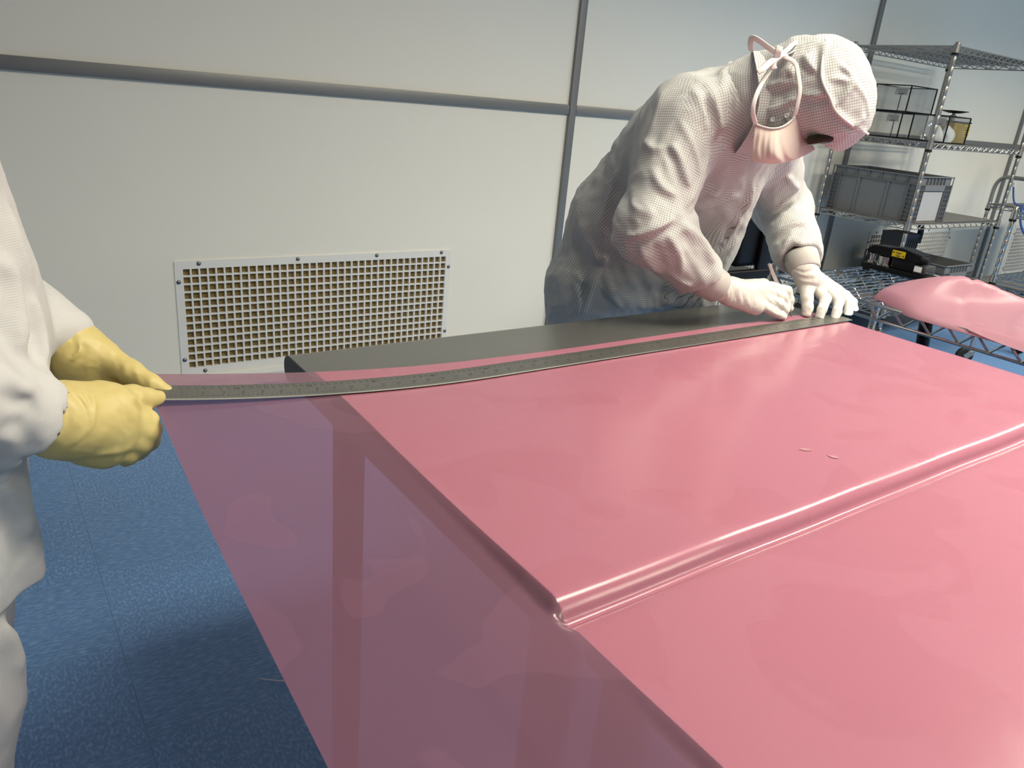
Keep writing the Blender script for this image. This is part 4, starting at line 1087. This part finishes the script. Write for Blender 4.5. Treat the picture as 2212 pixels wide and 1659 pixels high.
# head inside the hood
HC = np.array([1.447, 1.005, 1.302]); FA = nrm([.12, -.22, -.97]); UA = np.array([.52, -.82, .20]); UA = nrm(UA-FA*(UA@FA)); LA = np.cross(UA, FA)   # face, crown, side
def hd(l, f, u): return HC+LA*l+FA*f+UA*u
G = Field(HC-.19, HC+.19, .004)
G.ell(hd(0, -.008, .02), (LA, FA, UA), (.072, .086, .085), .03); G.ell(hd(0, .03, -.045), (LA, FA, UA), (.055, .06, .065), .04)
G.cone(hd(0, -.03, -.06), NCK, .055, .06, .04)
G.cone(hd(0, .082, .0), hd(0, .090, -.028), .010, .013, .012)                    # nose
G.ell(hd(0, .074, -.062), (LA, FA, UA), (.026, .010, .010), .01); G.ell(hd(0, .062, -.088), (LA, FA, UA), (.022, .016, .016), .02)
for s in (-1, 1):
    G.ell(hd(s*.031, .087, .006), (LA, FA, UA), (.016, .010, .011), .006, 'sub'); G.ell(hd(s*.031, .080, .006), (LA, FA, UA), (.012, .012, .010), .003)
    G.ell(hd(s*.068, -.005, -.015), (LA, FA, UA), (.008, .018, .026), .006)
sculpt('body', G, MAT['skin'], P1)

# hood: cap over the head, neck piece running under the collar
G = Field(np.minimum(HC, NCK)-.20, np.maximum(HC, NCK)+.20, .0032)
F = G
G.ell(hd(0, -.010, .020), (LA, FA, UA), (.091, .098, .086), .04)
G.ell(hd(0, .045, .040), (LA, FA, UA), (.088, .072, .062), .05)
G.cone(hd(0, -.03, -.045), NCK+(NCK-HC)*.15, .082, .083, .05, side=(0, 0, 1), su=1.0, sv=.95)
G.ell(hd(0, .035, -.072), (LA, FA, UA), (.074, .082, .046), .03)
G.ell(hd(0, .160, -.008), (LA, FA, UA), (.055, .080, .040), .012, 'sub')            # opening for the face
LN = []
fold([(1785, 84), (1776, 130), (1774, 165), (1792, 208), (1806, 240), (1840, 270), (1878, 292)], .0055, .0075)
fold([(1768, 95), (1766, 140), (1764, 170)], .010, -.006)
fold([(1792, 228), (1815, 262), (1860, 288)], .005, -.006)
fold([(1718, 125), (1735, 150), (1748, 160), (1728, 168)], .007, -.009); fold([(1735, 115), (1752, 140), (1768, 160)], .007, .006)
fold([(1728, 218), (1760, 220), (1788, 212)], .007, -.007); fold([(1726, 205), (1760, 208), (1785, 200)], .009, .005)
fold([(1808, 130), (1835, 160), (1848, 180), (1872, 215), (1880, 250)], .006, .0045); fold([(1800, 235), (1830, 200), (1850, 175)], .006, .005); fold([(1815, 150), (1840, 168)], .006, -.005)
fold([(1845, 275), (1870, 250)], .006, .005); fold([(1790, 170), (1820, 172), (1846, 180)], .006, .003)
fold([(1650, 190), (1672, 182), (1705, 178)], .007, .007); fold([(1655, 208), (1685, 200), (1720, 188)], .007, -.008); fold([(1645, 240), (1680, 232), (1718, 212)], .006, .008)
fold([(1648, 160), (1665, 150), (1690, 140)], .007, -.008); fold([(1670, 175), (1672, 155), (1668, 135)], .006, -.007); fold([(1690, 165), (1700, 150), (1712, 165)], .007, .006)
F.ridges(LN)
F.noise(.0034, 13, 21); F.noise(.0016, 30, 5)
HOODF = G
sculpt('hood', G, MAT['suit'], P1, 1, [(hd(0, -.09, .02), hd(0, .10, .03), LA, .1), (hd(0, -.02, -.05), NCK, (0, 0, 1), .085)])
# rolled seam of the cap and the binding round the face opening
def strip(name, px, F_, r, mat, parent, lift_=.0008, flat=(1, .6), n=8, k=5):
    pts = [p for p in (F_.snap(*q) for q in px) if p is not None]
    toc = np.array([nrm(_C-p) for p in pts]); pts = [Vector(p+c*lift_) for p, c in zip(pts, toc)]
    bm = bm_new(); tube(bm, catmull(pts, k), r, n, flat=flat); return obj(name, bm, mat, parent, smooth=True, ang=180)
strip('cap_seam', [(1786, 84), (1777, 130), (1775, 165), (1784, 192), (1793, 210), (1806, 240), (1840, 270), (1876, 290)], G, .0026, MAT['seam'], P1)

# stand collar of the suit
ax = nrm(np.array([.80, -.58, .02])); cu = nrm(np.array([.05, .1, 1.0])-ax*(np.array([.05, .1, 1.])@ax)); cv = np.cross(ax, cu)
cc = at(1622, 218, 1.12); bm = bm_new(); rings = []
for i, (t_, ra, rb) in enumerate(((-.016, .103, .098), (.004, .103, .096), (.020, .101, .092), (.020, .096, .088), (.002, .096, .088))):
    rings.append([bm.verts.new(cc+ax*(t_+.006*math.cos(3*a_+1))+cu*(ra*math.cos(a_)-.006)+cv*(rb*math.sin(a_))) for a_ in np.linspace(0, 2*math.pi, 48, endpoint=False)])
for a, b in zip(rings, rings[1:]):
    for k in range(48): bm.faces.new((a[k], a[(k+1) % 48], b[(k+1) % 48], b[k]))
co = obj('collar', bm, MAT['suit'], P1, smooth=True, ang=60)
lay = co.data.uv_layers.new(name='weave')
for lp in co.data.loops:
    v = np.array(co.data.vertices[lp.vertex_index].co)+np.array(P1.location)-cc; lay.data[lp.index].uv = (math.atan2(v@cv, v@cu)*.1, v@ax)

# ---------------- gloves: fingers as chains
def hand(name, lo, hi, wrist, palm, fingers, thumb, mat, parent, h=.0016, rp=.017, cuff=None, lines=(), ns=.0007, kf=.010):
    """palm: list of (a, b, ra, rb); fingers: lists of joints with radii"""
    G = Field(lo, hi, h)
    for a, b, ra, rb in palm: G.cone(a, b, ra, rb, .014)
    if cuff: G.cone(cuff[0], cuff[1], cuff[2], cuff[3], .012)
    H = None
    for ch in list(fingers)+[thumb]:
        for (a, ra), (b, rb) in zip(ch, ch[1:]): G.cone(a, b, ra, rb, kf*.55)
    return G
def finish(G, name, mat, parent, lines=(), ns=.0006, seed=3):
    if lines: G.ridges([([G.snap(*p) for p in pts], w_, a_) for pts, w_, a_ in lines])
    if ns: G.noise(ns, 45, seed); G.noise(ns*.5, 110, seed+1)
    return sculpt(name, G, mat, parent, 1)

# right hand (left in the photo): back of the hand towards us, fingers round the knife, little finger on the ruler
w0 = at(1548, 618, 1.092); w1 = at(1580, 628, 1.085)
idx = [(at(1664, 620, 1.085), 0.0145), (at(1700, 628, 1.080), 0.0122), (at(1706, 648, 1.072), 0.0110), (at(1704, 664, 1.070), 0.0099)]
mid = [(at(1658, 630, 1.078), 0.0145), (at(1692, 642, 1.068), 0.0122), (at(1698, 658, 1.064), 0.0110), (at(1695, 669, 1.066), 0.0099)]
rng = [(at(1654, 645, 1.070), 0.0139), (at(1684, 657, 1.060), 0.0116), (at(1696, 670, 1.058), 0.0104), (at(1694, 680, 1.060), 0.0093)]
pky = [(at(1646, 660, 1.064), 0.0128), (at(1672, 674, 1.056), 0.0110), (at(1685, 681, 1.054), 0.0099), (at(1692, 685, 1.054), 0.0090)]
thb = [(at(1625, 640, 1.115), 0.0186), (at(1665, 640, 1.112), 0.0139), (at(1696, 652, 1.100), 0.0116), (at(1706, 666, 1.086), 0.0102)]
palm = [(w1, at(1648, 618, 1.090), .024, .019), (w1, at(1645, 632, 1.086), .024, .019), (w1, at(1642, 648, 1.080), .026, .020), (w1, at(1630, 660, 1.074), .026, .0175), (at(1575, 640, 1.078), at(1632, 664, 1.070), .022, .0175), (at(1600, 640, 1.10), at(1630, 640, 1.112), .022, .018)]
G = hand('glove', np.array([1.30, .98, .765]), np.array([1.72, 1.20, .99]), None, palm, (idx, mid, rng, pky), thb, None, None, cuff=(w0, w1, .034, .026))
G.halfspace((0, 0, .7985), (0, 0, -1), .003)
gl_lines = [([(1590+7*k, 600+2*k), (1588+8*k, 630), (1592+8*k, 660)], .0028, .0016 if k % 2 else -.0014) for k in range(8)]
gl_lines += [([(1668, 612), (1680, 640), (1692, 660)], .004, -.003), ([(1660, 632), (1675, 652), (1690, 668)], .004, -.003), ([(1655, 652), (1668, 666), (1688, 678)], .004, -.003)]
gl_lines += [([(1560, 600), (1572, 625), (1570, 650)], .004, .002), ([(1575, 603), (1586, 630), (1582, 655)], .004, -.002)]
finish(G, 'glove', MAT['latex'], P1, gl_lines)
# left hand: finger tips pressed on ruler and film
v0 = at(1736, 580, 1.112); v1 = at(1745, 600, 1.100)
L_idx = [(at(1772, 632, 1.068), 0.0150), (at(1784, 645, 1.048), 0.0134), (at(1776, 668, 1.034), 0.0120), (at(1770, 686, 1.030), 0.0110)]
L_mid = [(at(1795, 633, 1.066), 0.0150), (at(1812, 650, 1.040), 0.0134), (at(1808, 674, 1.022), 0.0120), (at(1802, 690, 1.016), 0.0110)]
L_rng = [(at(1815, 636, 1.070), 0.0144), (at(1833, 654, 1.046), 0.0126), (at(1832, 675, 1.028), 0.0114), (at(1828, 689, 1.020), 0.0106)]
L_pky = [(at(1828, 640, 1.080), 0.0132), (at(1842, 652, 1.062), 0.0114), (at(1845, 668, 1.048), 0.0102), (at(1841, 681, 1.040), 0.0094)]
L_thb = [(at(1742, 615, 1.095), 0.0204), (at(1744, 645, 1.072), 0.0150), (at(1745, 665, 1.060), 0.0134), (at(1742, 679, 1.056), 0.0120)]
palm = [(v1, at(1770, 628, 1.080), .026, .016), (v1, at(1792, 630, 1.078), .026, .017), (v1, at(1812, 634, 1.080), .026, .016), (v1, at(1825, 638, 1.086), .024, .014), (v1, at(1744, 620, 1.092), .024, .018)]
G = hand('glove', np.array([1.60, .94, .765]), np.array([1.92, 1.22, .96]), None, palm, (L_idx, L_mid, L_rng, L_pky), L_thb, None, None, cuff=(v0, v1, .034, .028))
G.halfspace((0, 0, .7965), (0, 0, -1), .003)
gl_lines = [([(1712+4*k, 578+9*k), (1735+3*k, 588+7*k), (1760+3*k, 583+9*k)], .0032, .0018 if k % 2 else -.0016) for k in range(5)]
gl_lines += [([(1776, 655), (1784, 662)], .003, -.002), ([(1805, 660), (1815, 666)], .003, -.002), ([(1766, 672), (1778, 676)], .003, .0015), ([(1797, 676), (1812, 680)], .003, .0015), ([(1785, 628), (1792, 640), (1796, 652)], .004, -.003), ([(1806, 632), (1818, 646), (1822, 656)], .004, -.003)]
finish(G, 'glove', MAT['latex'], P1, gl_lines)
# knit cuffs between sleeve and glove
def cuff_ring(a, b, ra, rb, mat, parent, name='knit_cuff'):
    a, b = Vector(a), Vector(b); L = (b-a).length; bm = bm_new()
    lathe(bm, a, b-a, [(0, ra*.9), (.004, ra), (L*.5, (ra+rb)/2*1.03), (L-.003, rb), (L, rb*.93)], 40); return obj(name, bm, mat, parent, smooth=True, ang=60)
cuff_ring(at(1505, 590, 1.105), at(1552, 620, 1.090), .040, .0375, MAT['knit'], P1)
cuff_ring(at(1729, 548, 1.140), at(1739, 585, 1.108), .042, .0385, MAT['knit'], P1)

# craft knife in the right hand: a thing of its own
kn = thing('craft_knife', 'slim silver craft knife held upright by the gloved hand at the ruler', 'knife', (1.63, 1.07, .80))
ka, kb, kc = Vector(at(1661, 570, 1.098)), Vector(at(1701, 668, 1.066)), Vector(at(1712, 687, 1.062))
bm = bm_new(); tube(bm, [ka, ka.lerp(kb, .08), ka.lerp(kb, .6), ka.lerp(kb, .93), kb], [.0036, .0043, .0046, .0043, .003], 12); obj('handle', bm, principled('satin_aluminium', (.62, .56, .53), .3, metal=.7, noise=.03, nscale=40), kn, smooth=True)
bm = bm_new(); d = (kc-kb).normalized(); u, v = frame_of(d); s_ = u*.0003
tri = [kb+v*.0026, kb-v*.0026, kc]
fa = [bm.verts.new(p+s_) for p in tri]; fb = [bm.verts.new(p-s_) for p in tri]
bm.faces.new(fa); bm.faces.new(fb[::-1])
for k in range(3): bm.faces.new((fa[k], fb[k], fb[(k+1) % 3], fa[(k+1) % 3]))
obj('blade', bm, MAT['darkgrey'], kn)

# face mask hanging from its ties
def mask_pt(u, v):
    # u: left (chin side) to right (nose side), v: top to bottom
    tl, tm, tr = at(1631, 266, 1.02), at(1680, 275, .995), at(1716, 250, .985)
    bl, bm_, br = at(1621, 346, 1.02), at(1690, 352, .985), at(1761, 323, .995)
    def q(a, b, c, t): return a*(1-t)*(1-t)*1.0+(2*b-.5*(a+c))*2*t*(1-t)+c*t*t
    A = q(tl, tm, tr, u); B = q(bl, bm_, br, u); p = A*(1-v)+B*v
    out = nrm(_C-p)
    p = p+out*(.018*math.sin(math.pi*u)*math.sin(math.pi*min(1, v*.9+.05)))+out*((.0013*math.sin(2*math.pi*(u*9+.3*math.sin(3*v)))*max(0, 1-u*1.5)+.0030*math.sin(2*math.pi*(u*2.3+.25*v+.2*math.sin(4*v))))*math.sin(math.pi*min(1, v*1.1)))
    p = p+np.array([0, 0, 1])*(-.012*math.sin(math.pi*v)*math.sin(math.pi*u))
    if u > .40: p = p+out*(-.010*math.exp(-((u-.52-.06*v)/.05)**2)*v)
    return p
bm = bm_new(); fr_, bk = [], []
for i in range(45):
    ra, rb = [], []
    for j in range(25):
        p = mask_pt(i/44, j/24); ra.append(bm.verts.new(p)); rb.append(bm.verts.new(p-nrm(_C-p)*.0016))
    fr_.append(ra); bk.append(rb)
for i in range(44):
    for j in range(24):
        bm.faces.new((fr_[i][j], fr_[i+1][j], fr_[i+1][j+1], fr_[i][j+1])); bm.faces.new((bk[i][j], bk[i][j+1], bk[i+1][j+1], bk[i+1][j]))
for i in range(44):
    for j in (0, 24): bm.faces.new((fr_[i][j], fr_[i+1][j], bk[i+1][j], bk[i][j]))
for j in range(24):
    for i in (0, 44): bm.faces.new((fr_[i][j], fr_[i][j+1], bk[i][j+1], bk[i][j]))
mk = obj('face_mask', bm, MAT['mask'], P1, smooth=True, ang=180)
bm = bm_new(); tube(bm, [Vector(mask_pt(i/24, .01)+nrm(_C-mask_pt(i/24, .01))*.001) for i in range(25)], .0034, 8, flat=(1, .45)); obj('top_binding', bm, MAT['tie'], mk, smooth=True, ang=180)
def ribbon(px, wd, name='tie'):
    pts = [Vector(at(*p)) for p in px]; bm = bm_new(); tube(bm, catmull(pts, 6), wd, 8, flat=(1, .22), up=(.8, -.6, 0)); obj(name, bm, MAT['tie'], mk, smooth=True, ang=180)
ribbon([(1632, 268, 1.015), (1626, 240, 1.01), (1632, 210, 1.01), (1648, 175, 1.015), (1668, 145, 1.02), (1684, 120, 1.02)], .0044)
ribbon([(1716, 251, .98), (1722, 228, .975), (1728, 195, .975), (1724, 160, .985), (1716, 135, .995), (1686, 118, 1.01)], .0042)
ribbon([(1684, 119, 1.015), (1662, 104, 1.02), (1640, 88, 1.03), (1626, 82, 1.04), (1621, 95, 1.05), (1622, 110, 1.06)], .0062)
ribbon([(1684, 119, 1.01), (1700, 108, 1.01), (1712, 96, 1.02), (1724, 89, 1.03), (1733, 88, 1.03), (1733, 94, 1.03), (1716, 110, 1.02), (1690, 122, 1.01)], .0052)
ribbon([(1683, 121, 1.005), (1664, 134, 1.005), (1648, 148, 1.005), (1636, 155, 1.01)], .0068)
ribbon([(1678, 126, 1.005), (1681, 112, 1.0), (1684, 100, 1.0)], .0068)
ribbon([(1672, 150, 1.0), (1670, 135, 1.003), (1684, 120, 1.004), (1700, 117, 1.0)], .0058)
# snap fasteners on the hood flap
for p in ((1669, 258), (1699, 250)):
    q = HOODF.snap(*p); bm = bm_new()
    lathe(bm, q, nrm(_C-q), [(-.002, .005), (.0012, .005), (.0022, .0034), (.0014, .0022), (.0012, .0005)], 16); obj('snap_fastener', bm, MAT['seam'], P1, smooth=True)
# safety glasses glimpsed between mask and cap
bm = bm_new(); obox(bm, hd(0, .088, .006), LA, UA, FA, .074, .026, .010, .008); obj('safety_glasses', bm, MAT['lens'], P1, smooth=True)
# ================================================================== the person with yellow gloves at the left
P2 = thing('person', 'person in white coat at the left edge holding the ruler with yellow gloves', 'person', (-.10, 1.05, 0))
C0 = np.array([-.095, 1.06, 0])
F = Field((-.42, .62, .40), (.26, 1.52, 1.52), .0042)
A_sh = C0+[-.02, -.215, 1.34]; A_el = np.array([-.125, .800, 1.00]); A_wr = at(-5, 888, .900)
B_sh = C0+[-.02, .215, 1.34]; B_el = np.array([-.125, 1.315, 1.03]); B_wr = at(140, 712, 1.115)
F.cone(A_sh, A_el, .078, .066, .05); F.cone(A_el, A_wr, .062, .052, .010); F.cone(A_wr, at(32, 896, .912), .053, .0585, .010); F.cone(at(66, 905, .922), at(230, 935, .97), .0475, .046, .006, 'sub')
F.cone(C0+[-.03, 0, .56], C0+[-.01, 0, .95], .135, .150, .05, side=(0, 1, 0), su=1.35, sv=.95)
F.cone(C0+[0, 0, .95], C0+[-.01, 0, 1.25], .150, .150, .05, side=(0, 1, 0), su=1.30, sv=.92)
F.cone(C0+[-.01, -.16, 1.36], C0+[-.01, .16, 1.36], .085, .085, .06); F.cone(C0+[-.01, 0, 1.36], C0+[.0, 0, 1.46], .075, .065, .05)
F.cone(B_sh, B_el, .078, .066, .05); F.cone(B_el, B_wr, .058, .036, .015)
F.ell(C0+[.035, .02, .95], ((1, 0, 0), (0, 1, 0), (0, 0, 1)), (.11, .17, .17), .06)
F.cone(C0+[.055, -.05, .78], C0+[.085, -.06, .615], .035, .028, .03); F.cone(C0+[.05, .09, .70], C0+[.06, .10, .61], .045, .03, .03)
F.halfspace((0, 0, .612), (0, 0, -1))
LN = []
fold([(0, 560), (30, 600), (45, 680), (50, 760)], .014, .012); fold([(50, 600), (60, 660), (80, 740), (95, 790)], .012, -.009); fold([(75, 640), (95, 720), (110, 790)], .010, .007)
fold([(0, 700), (25, 740), (60, 790)], .012, -.008); fold([(20, 450), (40, 520), (70, 600)], .016, .006)
fold([(0, 850), (40, 870), (68, 862), (70, 905)], .009, -.009); fold([(40, 840), (70, 855), (82, 880)], .009, .008); fold([(0, 930), (45, 920), (60, 960), (50, 985)], .010, -.006); fold([(10, 800), (40, 830), (80, 835)], .010, .007)
fold([(5, 1040), (40, 1090), (70, 1150)], .014, .010); fold([(0, 1090), (30, 1150), (50, 1220)], .012, -.008)
F.ridges(LN); F.noise(.0028, 8, 31); F.noise(.0012, 20, 33)
sculpt('coat', F, MAT['coat'], P2, 1, [(C0+[0, 0, .5], C0+[0, 0, 1.46], (-1, 0, 0), .17), (A_sh, A_el, (-1, 0, 0), .075), (A_el, A_wr, (0, 0, 1), .062), (B_sh, B_el, (-1, 0, 0), .075), (B_el, B_wr, (0, 0, 1), .06)])
COATF = F
# trousers and overshoes
F = Field((-.36, .78, .02), (.14, 1.34, .72), .006)
for s in (-1, 1):
    F.cone(C0+[-.045, s*.085, .68], C0+[-.02, s*.09, .50], .115, .088, .04); F.cone(C0+[-.02, s*.09, .50], C0+[-.075, s*.10, .10], .092, .074, .03)
LN = []
fold([(0, 1300), (25, 1330), (45, 1325)], .012, -.010); fold([(10, 1350), (35, 1400), (50, 1450)], .014, .010); fold([(0, 1420), (20, 1480), (40, 1540)], .014, -.009)
F.ridges(LN); F.noise(.004, 7, 41)
sculpt('trousers', F, MAT['coat'], P2, 1, [(C0+[0, -.09, .1], C0+[0, -.09, .7], (-1, 0, 0), .09), (C0+[0, .09, .1], C0+[0, .09, .7], (-1, 0, 0), .09)])
for s in (-1, 1):
    x, y = C0[0]-.085, C0[1]+s*.10
    G = Field((x-.14, y-.09, -.01), (x+.24, y+.09, .2), .006)
    G.cone((x-.02, y, .14), (x-.02, y, .06), .06, .05, .03); G.cone((x-.03, y, .045), (x+.16, y, .04), .045, .042, .03)
    G.halfspace((0, 0, .003), (0, 0, -1)); sculpt('overshoe', G, MAT['boot'], P2)
# hooded, masked head (above the picture)
HC2 = C0+[.03, 0, 1.60]
G = Field(HC2-.2, HC2+.2, .005)
G.ell(HC2+[-.005, 0, .03], ((1, 0, 0), (0, 1, 0), (0, 0, 1)), (.092, .072, .085), .03); G.ell(HC2+[.03, 0, -.045], ((1, 0, 0), (0, 1, 0), (0, 0, 1)), (.06, .055, .065), .04)
G.cone(HC2+[-.03, 0, -.06], HC2+[-.03, 0, -.17], .055, .06, .04); G.cone(HC2+[.092, 0, .0], HC2+[.108, 0, -.03], .01, .015, .012)
for s in (-1, 1):
    G.ell(HC2+[.087, s*.031, .006], ((1, 0, 0), (0, 1, 0), (0, 0, 1)), (.010, .016, .011), .006, 'sub'); G.ell(HC2+[.080, s*.031, .006], ((1, 0, 0), (0, 1, 0), (0, 0, 1)), (.012, .012, .010), .003)
sculpt('body', G, MAT['skin'], P2)
G = Field(HC2-.24, HC2+.24, .006)
G.ell(HC2+[-.02, 0, .03], ((1, 0, 0), (0, 1, 0), (0, 0, 1)), (.112, .095, .10), .03); G.cone(HC2+[-.03, 0, -.04], HC2+[-.03, 0, -.17], .085, .095, .05)
G.ell(HC2+[.13, 0, -.02], ((1, 0, 0), (0, 1, 0), (0, 0, 1)), (.09, .066, .075), .02, 'sub'); G.noise(.002, 14, 51)
sculpt('hood', G, MAT['coat'], P2, 1, [(HC2-[0, 0, .2], HC2+[0, 0, .2], (-1, 0, 0), .1)])
G = Field(HC2+[0, -.1, -.16], HC2+[.17, .1, .05], .004)
G.ell(HC2+[.055, 0, -.055], ((1, 0, 0), (0, 1, 0), (0, 0, 1)), (.068, .064, .062), .02); G.ell(HC2+[.03, 0, -.055], ((1, 0, 0), (0, 1, 0), (0, 0, 1)), (.062, .058, .085), .01, 'sub')
sculpt('face_mask', G, MAT['tie'], P2)

# near (right) hand: fist under the ruler, thumb on top
w0 = at(20, 886, .908); w1 = at(140, 909, .935)
thb = [(at(215, 862, .955), .0185), (at(285, 858, .975), .0150), (at(318, 860, .985), .0125), (at(340, 859, .992), .0105)]
idx = [(at(265, 880, .955), .0165), (at(318, 908, .965), .0130), (at(328, 926, .985), .0120), (at(318, 915, 1.00), .0105)]
mid = [(at(262, 910, .948), .0165), (at(318, 936, .958), .0135), (at(322, 952, .980), .0120), (at(300, 935, 1.00), .0105)]
rng = [(at(250, 940, .945), .0160), (at(304, 960, .955), .0130), (at(300, 972, .975), .0115), (at(280, 955, .995), .0100)]
pky = [(at(225, 965, .945), .0150), (at(278, 982, .955), .0120), (at(272, 988, .970), .0105), (at(255, 972, .985), .0095)]
palm = [(w1, at(250, 875, .950), .040, .024), (w1, at(255, 905, .945), .042, .025), (w1, at(245, 940, .944), .040, .026), (w1, at(215, 965, .948), .036, .024), (at(170, 880, .95), at(215, 862, .958), .030, .022), (at(190, 960, .95), at(230, 975, .95), .026, .020)]
G = hand('glove', np.array([-.06, .83, .68]), np.array([.30, 1.08, .92]), None, palm, (idx, mid, rng, pky), thb, None, None, h=.0019, cuff=(w0, w1, .039, .0395), kf=.014)
yl = [([(75+k*13, 820+6*k), (95+k*10, 860), (100+k*9, 905), (85+k*9, 960)], .0045, .0045 if k % 2 else -.004) for k in range(4)]
yl += [([(150+k*14, 842-2*k), (185+k*6, 880), (190+k*2, 920), (170-6*k, 965)], .0042, .004 if k % 2 else -.0035) for k in range(4)]
yl += [([(105+k*12, 830+6*k), (125+k*8, 870), (130+k*6, 910), (115+k*4, 950)], .0045, .0038 if k % 2 else -.0035) for k in range(3)]
yl += [([(295, 872), (308, 884), (318, 892)], .005, -.006), ([(310, 880), (330, 892), (338, 905)], .005, -.004), ([(200, 985), (240, 978), (290, 965)], .006, .003), ([(300, 850), (303, 862), (300, 872)], .003, -.0015), ([(308, 850), (311, 862), (308, 872)], .003, .0012)]
finish(G, 'glove', MAT['ygl'], P2, yl, .0006, 61)
# far (left) hand: thumb lying on the ruler
w0 = at(138, 732, 1.112); w1 = at(170, 764, 1.105)
thb = [(at(228, 772, 1.085), .0190), (at(283, 803, 1.060), .0155), (at(325, 829, 1.040), .0130), (at(358, 846, 1.028), .0105)]
idx = [(at(235, 800, 1.10), .0170), (at(275, 835, 1.085), .0135), (at(310, 856, 1.055), .0115), (at(330, 864, 1.035), .0100)]
mid = [(at(222, 822, 1.10), .0170), (at(262, 856, 1.085), .0135), (at(292, 874, 1.055), .0115), (at(312, 880, 1.035), .0100)]
rng = [(at(205, 838, 1.10), .0165), (at(245, 868, 1.085), .0130), (at(270, 882, 1.06), .0110), (at(290, 886, 1.04), .0100)]
pky = [(at(185, 845, 1.10), .0150), (at(220, 872, 1.085), .0120), (at(245, 886, 1.065), .0105), (at(262, 888, 1.05), .0095)]
palm = [(w1, at(225, 795, 1.100), .032, .026), (w1, at(212, 815, 1.100), .034, .026), (w1, at(195, 832, 1.102), .034, .025), (w1, at(175, 838, 1.104), .034, .024), (w1, at(222, 772, 1.088), .028, .022)]
G = hand('glove', np.array([-.02, .96, .72]), np.array([.28, 1.22, 1.00]), None, palm, (idx, mid, rng, pky), thb, None, None, h=.0019, cuff=(w0, w1, .036, .034), kf=.014)
yl = [([(150+k*12, 722+9*k), (165+k*8, 745+8*k), (150+k*4, 775+8*k)], .0045, .004 if k % 2 else -.0035) for k in range(3)]
yl += [([(250+k*14, 772+9*k), (256+k*14, 790+9*k), (252+k*14, 806+9*k)], .004, .0010 if k % 2 else -.0010) for k in range(6)]
finish(G, 'glove', MAT['ygl'], P2, yl, .0006, 71)
